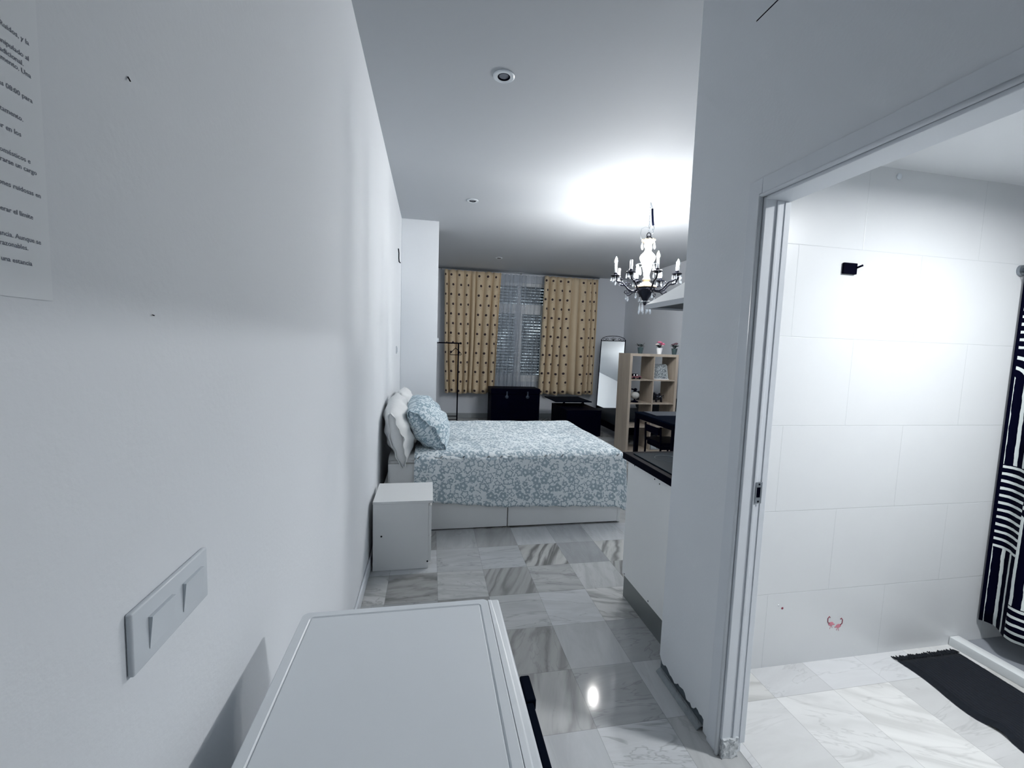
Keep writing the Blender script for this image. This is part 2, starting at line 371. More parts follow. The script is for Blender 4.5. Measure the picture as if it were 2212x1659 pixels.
def lathe(bm, prof, cx=0, cy=0, n=24, axis='z'):
    rings = []
    for r, z in prof:
        ring = []
        for k in range(n):
            a = 2*PI*k/n; c, s = math.cos(a)*r, math.sin(a)*r
            ring.append(bm.verts.new((cx+c, cy+s, z)))
        rings.append(ring)
    for A, B in zip(rings, rings[1:]):
        for k in range(n): bm.faces.new((A[k], A[(k+1)%n], B[(k+1)%n], B[k]))
    bm.faces.new(rings[0][::-1]); bm.faces.new(rings[-1])
    return bm
def sphere(bm, c, r, n=12, m=8, sq=(1,1,1)):
    prof = [(max(1e-4, math.sin(PI*i/m))*r, -math.cos(PI*i/m)*r) for i in range(m+1)]
    b0 = len(bm.verts); lathe(bm, prof, 0, 0, n); bm.verts.ensure_lookup_table()
    for v in bm.verts[b0:]: v.co = Vector((v.co.x*sq[0], v.co.y*sq[1], v.co.z*sq[2])) + Vector(c)
    return bm
def grid(bm, nu, nv, fn, uvfn=None, solid=0):
    uvl = bm.loops.layers.uv.verify() if uvfn else None
    V = [[bm.verts.new(fn(i/nu, j/nv)) for j in range(nv+1)] for i in range(nu+1)]
    for i in range(nu):
        for j in range(nv):
            f = bm.faces.new((V[i][j], V[i+1][j], V[i+1][j+1], V[i][j+1]))
            if uvl:
                for l, (a, b) in zip(f.loops, ((i,j),(i+1,j),(i+1,j+1),(i,j+1))): l[uvl].uv = uvfn(a/nu, b/nv)
    return bm
def rotbm(bm, M): bmesh.ops.transform(bm, matrix=M, verts=bm.verts[:]); return bm

def obj(name, bm, m, parent=None, smooth=False, org=None):
    """link bm (world coordinates) as one mesh object, origin at the thing's base"""
    if parent is not None:
        q = parent; L = Vector((0,0,0))
        while q is not None: L += ORG.get(q, Vector((0,0,0))); q = q.parent
    else: L = Vector(org) if org else Vector((0,0,0))
    if L.length: bmesh.ops.translate(bm, vec=-L, verts=bm.verts[:])
    bmesh.ops.recalc_face_normals(bm, faces=bm.faces[:])
    me = bpy.data.meshes.new(name)
    if smooth:
        for f in bm.faces: f.smooth = True
        if smooth == 'a':
            for e in bm.edges:
                if len(e.link_faces) == 2 and e.calc_face_angle(0) > .6: e.smooth = False
    bm.to_mesh(me); bm.free()
    me.materials.append(Mt[m] if isinstance(m, str) else m)
    o = bpy.data.objects.new(name, me); C.objects.link(o)
    if parent is not None: o.parent = parent; ORG[o] = Vector((0,0,0))
    else: o.location = L; ORG[o] = L
    return o
def tag(o, label, cat, group=None, kind=None):
    if label: o['label'] = label
    if cat: o['category'] = cat
    if group: o['group'] = group
    if kind: o['kind'] = kind
    return o
def thing(name, label, cat, loc, group=None):
    o = bpy.data.objects.new(name, None); C.objects.link(o); o.empty_display_size = .05
    o.location = loc; ORG[o] = Vector(loc); return tag(o, label, cat, group)
def struct(name, bm, m, parent=None, smooth=False):
    o = obj(name, bm, m, parent, smooth)
    if parent is None: o['kind'] = 'structure'
    return o
def solidify(o, t, off=0):
    s = o.modifiers.new('thickness', 'SOLIDIFY'); s.thickness = t; s.offset = off; return o
def dup(root, loc, label=None, group=None):
    r = root.copy(); C.objects.link(r); r.location = loc
    if label: r['label'] = label
    if group: r['group'] = group
    for ch in list(root.children):
        c = ch.copy(); C.objects.link(c); c.parent = r
        for gch in ch.children:
            d = gch.copy(); C.objects.link(d); d.parent = c
    return r

# ---------------------------------------------------------------- the setting
HC = 3.04
struct('floor', box(-.6, 4.4, -1.4, 9.0, -.12, 0), 'floor')
struct('floor_bathroom', box(1.178, 3.7, -.7, 1.66, -.01, .0015), 'bathfloor')
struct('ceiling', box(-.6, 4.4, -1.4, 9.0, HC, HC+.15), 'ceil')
struct('ceiling_bathroom', box(1.178, 3.7, -.7, 1.66, 2.37, 2.47), 'bathceil')
struct('wall_left', box(-.58, -.38, -1.4, 9.0, 0, HC), 'wall')
struct('wall_pillar', box(-.379, .075, 5.57, 6.0, 0, HC, .004), 'wall')
struct('wall_entry', box(-.379, 1.089, -1.4, -1.2, 0, HC), 'wall')
struct('wall_right', box(4.16, 4.36, 1.731, 9.0, 0, HC), 'wallfalloff')
# far wall with the window opening
WX0, WX1, WZ0, WZ1 = 1.16, 2.42, .78, 2.84
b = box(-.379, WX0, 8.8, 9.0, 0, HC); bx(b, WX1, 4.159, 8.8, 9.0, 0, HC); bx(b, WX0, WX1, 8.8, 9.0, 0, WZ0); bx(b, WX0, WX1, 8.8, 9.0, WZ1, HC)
struct('wall_far', b, 'wallfalloff')
# partition between hall, bathroom and kitchen corner
DY0, DY1, DZ = .45, 1.295, 2.03
def corridor_wall():
    b = bm_()
    # stub beside the kitchen: its plaster stops in a ragged line above the floor where the skirting was torn off
    random.seed(3)
    ys = [1.395 + (1.728-1.395)*i/26 for i in range(27)]
    zb = []
    for i, y in enumerate(ys):
        t = i/26
        zb.append(.046 + .010*math.sin(t*17) + .005*math.sin(t*47+1) + random.uniform(-.003, .003))
    zb[-1] = .075; zb[-2] = .060
    X0, X1 = 1.09, 1.104
    top = HC
    def col(x): return [b.verts.new((x, y, z)) for y, z in zip(ys, zb)], [b.verts.new((x, y, top)) for y in ys]
    l0, t0 = col(X0); l1, t1 = col(X1)
    for i in range(26):
        b.faces.new((l0[i], l0[i+1], t0[i+1], t0[i])); b.faces.new((l1[i], t1[i], t1[i+1], l1[i+1]))
        b.faces.new((l0[i], l1[i], l1[i+1], l0[i+1])); b.faces.new((t0[i], t0[i+1], t1[i+1], t1[i]))
    for i in (0, 26): b.faces.new((l0[i], t0[i], t1[i], l1[i]))
    bx(b, X0, X1, DY1, 1.395, 0, HC)
    bx(b, X1, 1.178, DY1, 1.73, 0.0, HC)
    bx(b, X0, 1.178, DY0, DY1, DZ, HC)            # lintel above the bathroom doorway
    bx(b, X0, 1.178, -1.4, DY0, 0, HC)
    return b
struct('wall_corridor', corridor_wall(), 'wall')
struct('wall_kitchen', box(1.178, 4.16, 1.70, 1.73, 0, HC), 'wall')
struct('wall_bathroom_back', box(1.178, 3.7, 1.66, 1.70, -.01, 2.47), 'tile')
struct('wall_bathroom_side', box(3.60, 3.70, -.7, 1.66, -.01, 2.47), 'tile')
struct('wall_bathroom_front', box(1.178, 3.7, -.8, -.7, -.01, 2.47), 'tile')
# recessed bare strip and its worn floor edge
struct('trim_2', box(1.0975, 1.1039, 1.395, 1.727, 0.0, .085), 'rubble')
b = bm_()
random.seed(5)
def worn(u, v):
    y = 1.40 + .315*u
    x = 1.066 + .028*v
    return (x, y, .002 + .016*math.sin(PI*min(1, v*1.4)*.5) + random.uniform(-.001, .001))
grid(b, 34, 5, worn)
solidify(struct('trim_3', b, 'stub'), .004, -1)
# door frame: casing, bead, head and jamb
d = thing('door_1', None, None, (1.13, DY1, 0)); d['kind'] = 'structure'
b = box(1.078, 1.0899, DY1, DY1+.062, 0.001, DZ+.062, .002); bx(b, 1.078, 1.0899, DY0-.06, DY1-.0005, DZ, DZ+.062, .002); bx(b, 1.078, 1.0899, DY0-.06, DY0, 0.001, DZ-.0005, .002)
obj('casing', b, 'trim', d)
b = tube(bm_(), [(1.079, DY1+.004, .002), (1.079, DY1+.004, DZ+.01)], .007, 12); tube(b, [(1.079, DY0, DZ+.004), (1.079, DY1+.006, DZ+.004)], .007, 12)
obj('bead', b, 'trim', d, True)
b = box(1.086, 1.182, DY1-.012, DY1-.0002, .07, DZ-.002, .002); bx(b, 1.128, 1.140, DY1-.017, DY1-.0121, .05, DZ-.014, .002)
bx(b, 1.160, 1.182, DY1-.0145, DY1-.0121, .05, DZ-.014, .001)
bx(b, 1.086, 1.182, DY0+.0005, DY1-.0125, DZ-.012, DZ-.0002, .002)
bx(b, 1.086, 1.182, DY0+.0002, DY0+.012, .001, DZ-.013, .002)
obj('jamb', b, 'trim', d)
random.seed(11)
b = box(1.090, 1.150, DY1-.018, DY1-.001, 0.001, .075)
bmesh.ops.subdivide_edges(b, edges=b.edges[:], cuts=7, use_grid_fill=True)
for v in b.verts: v.co += Vector((random.uniform(-.004, .004), random.uniform(-.005, .003), random.uniform(0, .004) if v.co.z > .01 else 0))
o = obj('chipped_foot', b, 'chipped', d); o['label'] = 'crumbling plaster foot of the door frame'
b = box(1.134, 1.160, DY1-.0195, DY1-.0172, .977, 1.055, .0012); sp = obj('strike_plate', b, 'steel', d); sp['label'] = 'steel strike plate'
obj('latch_hole', box(1.139, 1.152, DY1-.0205, DY1-.0192, 1.000, 1.036), 'black', sp)
b = bm_()
for z in (.985, 1.047): sphere(b, (1.147, DY1-.0195, z), .004, 10, 6, (1, .4, 1))
obj('screw', b, 'bronze', sp, True)
# skirtings
b = box(-.379, -.366, -1.2, 3.10, .001, .082, .004); bx(b, -.379, -.366, 5.0, 5.569, .001, .082, .004)
struct('baseboard_left', b, 'trim')
b = box(-.379, 4.159, 8.785, 8.799, .001, .105, .003); struct('baseboard_far', b, mat('grey skirting tile', (.30, .33, .35), .4, var=.1, scale=12))
struct('baseboard_right', box(4.146, 4.159, 1.74, 8.78, .001, .10, .003), 'trim')
# thin dark line high on the corridor wall
struct('trim_1', box(1.0885, 1.092, .9, 1.40, 2.652, 2.6553), 'black')

# window far wall
wn_ = thing('window_1', None, None, (1.79, 8.85, WZ0)); wn_['kind'] = 'structure'
b = bm_()
for x0, x1 in ((WX0+.001, WX0+.07), (WX1-.07, WX1-.001)): bx(b, x0, x1, 8.83, 8.89, WZ0+.001, WZ1-.001, .003)
for z0, z1 in ((WZ0+.001, WZ0+.06), (2.29, 2.40), (WZ1-.07, WZ1-.001)): bx(b, WX0+.071, WX1-.071, 8.83, 8.89, z0, z1, .003)
bx(b, 1.755, 1.825, 8.83, 8.89, 2.401, WZ1-.071, .003)
obj('window_frame', b, 'lacquer', wn_)
for x0, x1 in ((WX0+.072, 1.789), (1.791, WX1-.072)):
    b = bm_(); z0, z1 = WZ0+.062, 2.288
    bx(b, x0, x0+.075, 8.815, 8.865, z0, z1, .004); bx(b, x1-.075, x1, 8.815, 8.865, z0, z1, .004)
    bx(b, x0+.0755, x1-.0755, 8.815, 8.865, z0, z0+.075, .004); bx(b, x0+.0755, x1-.0755, 8.815, 8.865, z1-.09, z1, .004)
    s = obj('casement_sash', b, 'lacquer', wn_)
b = box(1.775, 1.79, 8.79, 8.815, 1.40, 1.53, .003); obj('window_handle', b, 'steel', wn_)
obj('roller_shutter', box(WX0+.002, WX1-.002, 8.935, 8.95, WZ0+.002, WZ1-.002), 'shutter', wn_)

# ---------------------------------------------------------------- lamps
# bathroom ceiling lamp
LX, LY = 2.2, .70
t = thing('bathroom_ceiling_lamp', 'round white lamp lit on the bathroom ceiling behind the door lintel', 'ceiling light', (LX, LY, 2.37))
b = lathe(bm_(), [(.096, 2.3695), (.112, 2.3695), (.112, 2.338), (.108, 2.334), (.100, 2.336), (.096, 2.3694)], LX, LY, 40)
bmesh.ops.delete(b, geom=[f for f in b.faces if len(f.verts) > 4], context='FACES_ONLY'); obj('rim', b, 'plastic', t, 'a')
b = lathe(bm_(), [(.092, 2.3495), (.092, 2.345), (.0915, 2.344)], LX, LY, 40); obj('diffuser', b, 'bathlamp', t)
# recessed downlights, unlit
def downlight(x, y, label):
    t = thing('recessed_downlight', label, 'downlight', (x, y, HC), 'unlit ceiling downlights')
    r = .062
    b = lathe(bm_(), [(.036, HC-.0005), (r, HC-.0005), (r, HC-.004), (r-.006, HC-.008), (.037, HC-.007), (.034, HC-.004)], x, y, 36)
    b.faces.ensure_lookup_table()
    bmesh.ops.delete(b, geom=[f for f in b.faces if len(f.verts) > 4], context='FACES_ONLY')
    obj('trim_ring', b, 'plastic', t, 'a')
    b = lathe(bm_(), [(.036, HC-.0008), (.036, HC-.0065), (.030, HC-.0055), (.027, HC-.0012)], x, y, 36)
    bmesh.ops.delete(b, geom=[f for f in b.faces if len(f.verts) > 4], context='FACES_ONLY')
    obj('reflector', b, 'black', t, 'a')
    b = lathe(bm_(), [(.001, HC-.0010), (.027, HC-.0010), (.027, HC-.0018), (.001, HC-.0030)], x, y, 24); obj('lamp_lens', b, 'lamp_off', t, 'a')
downlight(.383, 2.545, 'round recessed downlight, the largest, nearest the camera on the ceiling')
downlight(.409, 4.684, 'round recessed downlight on the ceiling in front of the white pillar top')
downlight(1.137, 7.484, 'small far recessed downlight on the dark ceiling above the curtains')

# chandelier
CX, CY = 2.205, 4.204
def drop(bm, x, y, z, h, r):
    prof = [(.0008, z), (r*.35, z-h*.18), (r*.75, z-h*.5), (r, z-h*.72), (r*.7, z-h*.92), (.0008, z-h)]
    lathe(bm, prof, x, y, 6)
def chandelier():
    t = thing('chandelier', 'crystal and bronze candle chandelier hanging on a chain from the ceiling', 'chandelier', (CX, CY, HC))
    obj('ceiling_hook', tube(bm_(), [(CX, CY, HC-.001), (CX, CY, HC-.03), (CX+.012, CY, HC-.045), (CX, CY, HC-.06), (CX-.010, CY, HC-.048)], .004, 8), 'steel', t, True)
    b = bm_(); z = HC-.05; k = 0
    while z > 2.74:
        a = (k % 2)*PI/2; c, s = math.cos(a), math.sin(a)
        tube(b, [(CX+c*math.cos(q)*.008, CY+s*math.cos(q)*.008, z-.016+math.sin(q)*.018) for q in [2*PI*i/12 for i in range(12)]], .0022, 6, True)
        z -= .029; k += 1
    obj('chain', b, 'steel', t, True)
    obj('cable_sleeve', tube(bm_(), [(CX+.022, CY, 2.975), (CX+.026, CY, 2.92), (CX+.034, CY, 2.85), (CX+.042, CY, 2.81)], .011, 10), 'cable', t, True)
    obj('wire_tail', tube(bm_(), [(CX+.005, CY, 3.03), (CX+.02, CY, 2.99), (CX+.022, CY, 2.975)], .004, 8), 'steel', t, True)
    pts = [(CX+.042, CY, 2.81), (CX+.055, CY, 2.785), (CX+.05, CY+.01, 2.76), (CX+.035, CY, 2.775), (CX+.05, CY, 2.745), (CX+.03, CY, 2.72)]
    b = tube(bm_(), pts, .0035, 8)
    pts = [(CX, CY, 2.77), (CX-.04, CY, 2.785), (CX-.085, CY, 2.765), (CX-.095, CY, 2.72), (CX-.085, CY, 2.665), (CX-.06, CY, 2.65)]
    obj('wiring', b, 'steel', t, True); b = tube(bm_(), pts, .003, 8)
    obj('loose_wire', b, 'steel', t, True)
    b = bm_()
    tube(b, [(CX+math.cos(q)*.022, CY, 2.705+math.sin(q)*.026) for q in [2*PI*i/16 for i in range(16)]], .005, 8, True)
    tube(b, [(CX+.006+math.cos(q)*.03, CY+math.sin(q)*.01, 2.68+math.sin(q)*.018) for q in [2*PI*i/16 for i in range(16)]], .005, 8, True)
    obj('top_ring', b, 'bronze', t, True)
    b = lathe(bm_(), [(.010, 2.668), (.05, 2.664), (.066, 2.652), (.060, 2.640), (.045, 2.625), (.030, 2.60), (.018, 2.58)], CX, CY, 20)
    for k in range(10):
        a = 2*PI*k/10; sphere(b, (CX+.062*math.cos(a), CY+.062*math.sin(a), 2.656), .011, 8, 6)
    obj('crown', b, 'brass', t, 'a')
    b = lathe(bm_(), [(.016, 2.585), (.028, 2.56), (.040, 2.535), (.070, 2.505), (.082, 2.478), (.072, 2.448), (.055, 2.42), (.048, 2.38), (.038, 2.34), (.024, 2.29), (.03, 2.27), (.045, 2.25)], CX, CY, 28)
    obj('glass_column', b, 'vase', t, True)
    b = lathe(bm_(), [(.045, 2.250), (.030, 2.232), (.060, 2.205), (.095, 2.190), (.108, 2.176), (.108, 2.168), (.06, 2.165)], CX, CY, 28)
    for k in range(14):
        a = 2*PI*k/14; sphere(b, (CX+.10*math.cos(a), CY+.10*math.sin(a), 2.18), .009, 8, 6)
    obj('brass_collar', b, 'brass', t, 'a')
    b = lathe(bm_(), [(.02, 2.1645), (.095, 2.164), (.098, 2.150), (.088, 2.130), (.070, 2.100), (.042, 2.065), (.026, 2.035), (.017, 2.015), (.020, 2.005), (.014, 1.995), (.004, 1.985)], CX, CY, 28)
    obj('bronze_bowl', b, 'bronze', t, 'a')
    b = bm_(); tube(b, [(CX+.062*math.cos(q), CY+.062*math.sin(q), 2.022) for q in [2*PI*i/24 for i in range(24)]], .004, 6, True)
    for k in range(4):
        a = PI/4+PI/2*k; tube(b, [(CX+.018*math.cos(a), CY+.018*math.sin(a), 2.02), (CX+.062*math.cos(a), CY+.062*math.sin(a), 2.022)], .0025, 6)
    obj('lower_ring', b, 'steel', t, True)
    lit = {350, 170, 80, 260}
    for k in range(8):
        deg = (350 + 45*k) % 360; a = math.radians(deg); c, s = math.cos(a), math.sin(a)
        R = .325
        P = lambda r, z: (CX+c*r, CY+s*r, z)
        pts = [P(.07, 2.155), P(.11, 2.135), P(.15, 2.130), P(.19, 2.150), P(.22, 2.185), P(.25, 2.212), P(.285, 2.215), P(.312, 2.228), P(R, 2.262)]
        b = tube(bm_(), pts, [.010, .009, .009, .009, .009, .009, .008, .008, .009], 8)
        pts = [P(.15, 2.128), P(.175, 2.108), P(.205, 2.098), P(.225, 2.112), P(.218, 2.13), P(.20, 2.128)]
        tube(b, pts, .005, 6)
        pts = [P(.22, 2.19), P(.205, 2.215), P(.18, 2.215), P(.175, 2.197)]
        tube(b, pts, .005, 6)
        arm = obj('arm', b, 'bronze', t, True)
        b = lathe(bm_(), [(.006, 2.262), (.020, 2.264), (.046, 2.276), (.050, 2.284), (.044, 2.288), (.014, 2.282), (.016, 2.300), (.020, 2.305), (.017, 2.312)], CX+c*R, CY+s*R, 16)
        obj('drip_pan', b, 'bronze', arm, 'a')
        b = lathe(bm_(), [(.0135, 2.312), (.0135, 2.398), (.011, 2.402), (.004, 2.402)], CX+c*R, CY+s*R, 14)
        obj('candle_sleeve', b, 'candle', arm, 'a')
        if deg in lit:
            b = lathe(bm_(), [(.006, 2.4025), (.011, 2.412), (.015, 2.428), (.012, 2.446), (.006, 2.462), (.001, 2.474)], CX+c*R, CY+s*R, 12)
            obj('lit_bulb', b, 'bulb', arm, True)
        for j in range(5):
            q = a + 2*PI*j/5
            b = bm_(); drop(b, CX+c*R+.043*math.cos(q), CY+s*R+.043*math.sin(q), 2.274, .052, .0085); obj('crystal_drop', b, 'crystal', t)
        b = bm_(); drop(b, *P(.205, 2.096), .06, .012); obj('crystal_drop', b, 'crystal', t)
        b = bm_(); drop(b, CX+.066*math.cos(a), CY+.066*math.sin(a), 2.640, .075, .014); obj('crystal_drop', b, 'crystal', t)
        if k % 1 == 0:
            b = bm_(); drop(b, CX+.115*math.cos(a+.3), CY+.115*math.sin(a+.3), 2.40-(k % 2)*.05, .085, .017); obj('crystal_drop', b, 'crystal', t)
            b = bm_(); drop(b, CX+.06*math.cos(a), CY+.06*math.sin(a), 2.018-(0 if k % 2 else .02), .11, .012); obj('crystal_drop', b, 'crystal', t)
    b = bm_(); tube(b, [(CX+.115*math.cos(q), CY+.115*math.sin(q), 2.402) for q in [2*PI*i/24 for i in range(24)]], .003, 6, True)
    for k in range(4):
        a = PI/2*k+.3; tube(b, [(CX+.05*math.cos(a), CY+.05*math.sin(a), 2.40), (CX+.115*math.cos(a), CY+.115*math.sin(a), 2.402)], .0025, 6)
    obj('middle_ring', b, 'steel', t, True)
chandelier()

# ---------------------------------------------------------------- near left: appliance, switch, notice
AX0, AX1, AY0, AY1, AZ = -.288, .184, .44, 1.04, .85
t = thing('under_counter_appliance', 'white freestanding kitchen appliance with a grooved lid and black front handle', 'appliance', (-.05, .74, 0))
obj('body', box(AX0+.006, AX1-.03, AY0+.004, AY1-.004, .03, AZ-.03, .004), 'enamel', t)
b = bm_()
bx(b, AX0, AX1, AY0, AY1, AZ-.0295, AZ-.0025, .006, 3)
obj('lid', b, 'enamel', t, 'a')
# raised rim around the lid's sunken panel
def rim(x0, x1, y0, y1, w, z0, z1):
    b = bm_(); r = .012
    def loop(ins, z, rr):
        pts = []
        for cx, cy, a0 in ((x1-ins-rr, y1-ins-rr, 0), (x0+ins+rr, y1-ins-rr, 90), (x0+ins+rr, y0+ins+rr, 180), (x1-ins-rr, y0+ins+rr, 270)):
            for k in range(5):
                a = math.radians(a0+22.5*k); pts.append(b.verts.new((cx+rr*math.cos(a), cy+rr*math.sin(a), z)))
        return pts
    L = [loop(0, z0, r), loop(0, z1-.002, r), loop(.002, z1, r), loop(w-.003, z1, .010), loop(w, z0, .008)]
    for A, B in zip(L, L[1:]):
        for k in range(len(A)): b.faces.new((A[k], A[(k+1) % len(A)], B[(k+1) % len(A)], B[k]))
    return b
obj('lid_rim', rim(AX0, AX1-.030, AY0, AY1, .022, AZ-.0026, AZ+.0005), 'enamel', t, 'a')
obj('lid_panel', box(AX0+.0235, AX1-.0535, AY0+.0235, AY1-.0235, AZ-.0026, AZ-.0004, .001), 'enamel', t)
b = bm_()
def bulge(u, v):
    # front control panel, gently bowed outwards in the middle
    y = AY0+.004+(AY1-AY0-.008)*u; k = 1-abs(2*u-1)**2.4
    prof = [(0, AZ-.001), (.010, AZ-.002), (.016, AZ-.010), (.021, AZ-.03), (.030, AZ-.055), (.032, AZ-.09), (.026, AZ-.13), (0, AZ-.14)]
    q = v*7; i = min(6, int(q)); f = q-i
    dx = prof[i][0]*(1-f)+prof[i+1][0]*f; z = prof[i][1]*(1-f)+prof[i+1][1]*f
    return (AX1-.0285+dx*(.55+.55*k) + .006*min(1, v*3), y, z)
grid(b, 30, 28, bulge); obj('control_panel', b, 'enamel', t, True)
obj('front_door', box(AX1-.03, AX1-.008, AY0+.004, AY1-.004, .10, AZ-.142, .006), 'enamel', t)
obj('plinth', box(AX0+.02, AX1-.05, AY0+.02, AY1-.02, .001, .0295), 'black', t)
b = box(.200, .2215, .775, .842, .768, .792, .003)
bx(b, .1975, .2155, .44, .7745, .771, .789, .004)
bx(b, .172, .1995, .79, .825, .772, .786); bx(b, .172, .1970, .46, .49, .772, .786)
b2 = obj('handle', b, 'blackgloss', t); b2['label'] = 'black handle'

t = thing('light_switch', 'white double rocker light switch low on the wall beside the white appliance', 'light switch', (-.38, .6925, 1.10))
obj('cover_plate', box(-.3799, -.3715, .598, .787, 1.055, 1.142, .003, 3), 'plastic', t, 'a')
for y0 in (.630, .7115):
    b = bm_()
    v = [b.verts.new(c) for c in ((-.3712, y0, 1.072), (-.3712, y0+.054, 1.072), (-.3712, y0, 1.118), (-.3712, y0+.054, 1.118), (-.3660, y0, 1.1178), (-.3660, y0+.054, 1.1178), (-.3708, y0, 1.0722), (-.3708, y0+.054, 1.0722))]
    for f in ((0,1,3,2), (4,5,7,6), (2,3,5,4), (0,1,7,6), (0,2,4,6), (1,3,5,7)): b.faces.new([v[i] for i in f])
    obj('rocker', b, 'plastic', t)
t = thing('wall_switch', 'small white single switch on the left wall above the pillows', 'light switch', (-.38, 4.93, 1.43))
obj('cover_plate', box(-.3799, -.370, 4.885, 4.97, 1.385, 1.47, .003), 'plastic', t)
obj('rocker', box(-.3698, -.364, 4.90, 4.955, 1.40, 1.455, .002), 'plastic', t)
b = tube(bm_(), [(-.372, 4.98, 2.545), (-.366, 4.98, 2.50), (-.366, 4.985, 2.44), (-.364, 5.0, 2.405), (-.352, 5.02, 2.40)], .006, 8)
tag(obj('cable_end', b, 'black', None, True), 'short black cable end sticking out high on the left wall', 'cable')
b = tube(bm_(), [(-.3795, .648, 1.822), (-.377, .648, 1.817)], .0008, 8); tag(obj('nail', b, 'black', None, True), 'tiny nail in the upper left wall right of the notice', 'nail', 'nails in the left wall')
b = tube(bm_(), [(-.3795, .678, 1.528), (-.377, .678, 1.527)], .0007, 8); tag(obj('nail', b, 'black', None, True), 'tiny nail in the left wall just below the shadow line', 'nail', 'nails in the left wall')
b = lathe(bm_(), [(.001, 0), (.028, 0), (.028, .016), (.020, .022), (.001, .022)], 0, 0, 20)
rotbm(b, Matrix.Translation((.0755, 5.64, 1.56)) @ Matrix.Rotation(PI/2, 4, 'Y'))
tag(obj('round_wall_button', b, 'plastic', None, 'a'), 'round white button on the edge of the pillar above the coat rack', 'button')

# printed notice
t = thing('wall_notice', 'white printed paper notice taped to the left wall at the edge of the photo', 'notice', (-.38, .415, 1.53))
obj('sheet', box(-.3795, -.3788, .31, .519, 1.531, 1.828), 'paper', t)
lines = [(.509, 1.772, 'posible. Ruidos, y la'), (.508, 1.7575, 'que sea manipulado al'), (.502, 1.7495, 'o uso del adicional.'), (.509, 1.7425, 'del apartamento. Una'),
         (.509, 1.720, 'desde las 08:00 para'), (.498, 1.698, 'del apartamento.'), (.495, 1.683, 'no fumar en los'), (.503, 1.662, 'animales domésticos e'),
         (.509, 1.6535, 'podrá cobrarse un cargo'), (.512, 1.633, 'reuniones ruidosas en'), (.502, 1.610, 'sin superar el límite'), (.509, 1.588, 'estancia. Aunque se'),
         (.495, 1.5795, 'normas razonables.'), (.498, 1.5655, 'para una estancia')]
def text_mesh(s, size, align='RIGHT'):
    cu = bpy.data.curves.new('t', 'FONT'); cu.body = s; cu.size = size; cu.align_x = align; cu.extrude = 0; cu.resolution_u = 2; cu.offset = size*.012
    o = bpy.data.objects.new('t', cu); C.objects.link(o)
    dg = bpy.context.evaluated_depsgraph_get(); me = bpy.data.meshes.new_from_object(o.evaluated_get(dg))
    bpy.data.objects.remove(o); return me
for y, z, s in lines:
    me = text_mesh(s, .0062); b = bm_(); b.from_mesh(me)
    for v in b.verts: v.co = Vector((-.3786, y+v.co.x, z+v.co.y-.003))
    obj('printed_line', b, 'ink', t)

# ---------------------------------------------------------------- bed corner
t = thing('nightstand', 'small white nightstand at the near side of the bed', 'nightstand', (-.16, 2.98, 0))
NX0, NX1, NY0, NY1 = -.352, .026, 2.796, 3.175
b = box(NX0, NX1-.022, NY0, NY0+.016, .002, .452); bx(b, NX0, NX1-.022, NY1-.016, NY1, .002, .452); bx(b, NX0, NX0+.012, NY0+.0165, NY1-.0165, .002, .452); bx(b, NX0+.0125, NX1-.022, NY0+.0165, NY1-.0165, .03, .046)
obj('carcass', b, 'lacquer', t)
obj('top', box(NX0-.002, NX1+.004, NY0-.002, NY1+.002, .4525, .470, .0015), 'lacquer', t)
for z0, z1 in ((.05, .225), (.232, .435)):
    dr = obj('drawer', box(NX1-.0215, NX1-.003, NY0+.002, NY1-.002, z0, z1, .0015), 'lacquer', t)
b = bm_()
for x, z in ((-.298, .237), (.000, .050)):
    lathe_b = lathe(bm_(), [(.0005, 0), (.006, 0), (.006, .0012), (.0005, .0015)], 0, 0, 14)
    rotbm(lathe_b, Matrix.Translation((x, NY0-.0002, z)) @ Matrix.Rotation(PI/2, 4, 'X'))
    obj('screw_cap', lathe_b, 'bronze', t)
b.free()

t = thing('storage_bed', 'white storage bed frame with two long drawers along its side', 'bed', (.65, 4.15, 0))
FX0, FX1, FY0, FY1 = -.345, 1.655, 3.385, 4.93
b = box(FX0, FX0+.03, FY0, FY1, .005, .40, .002); obj('head_panel', b, 'lacquer', t)
b = box(FX1-.025, FX1, FY0-.005, FY1, .005, .37, .002); obj('foot_panel', b, 'lacquer', t)
obj('side_panel', box(FX0+.0305, FX1-.0255, FY0+.012, FY0+.03, .22, .40), 'lacquer', t)
obj('side_panel', box(FX0+.0305, FX1-.0255, FY1-.02, FY1, .005, .40), 'lacquer', t)
obj('slat_base', box(FX0+.031, FX1-.026, FY0+.031, FY1-.021, .21, .25), 'linenin', t)
for x0, x1 in ((FX0+.032, .6465), (.6535, FX1-.027)):
    obj('drawer', box(x0, x1, FY0-.008, FY0+.011, .012, .300, .0015), 'lacquer', t)
tag(obj('mattress', box(-.29, 1.625, 3.42, 4.90, .2505, .600, .04, 4), 'linen', None, True), 'mattress of the bed, its head end in a white sheet', 'mattress')

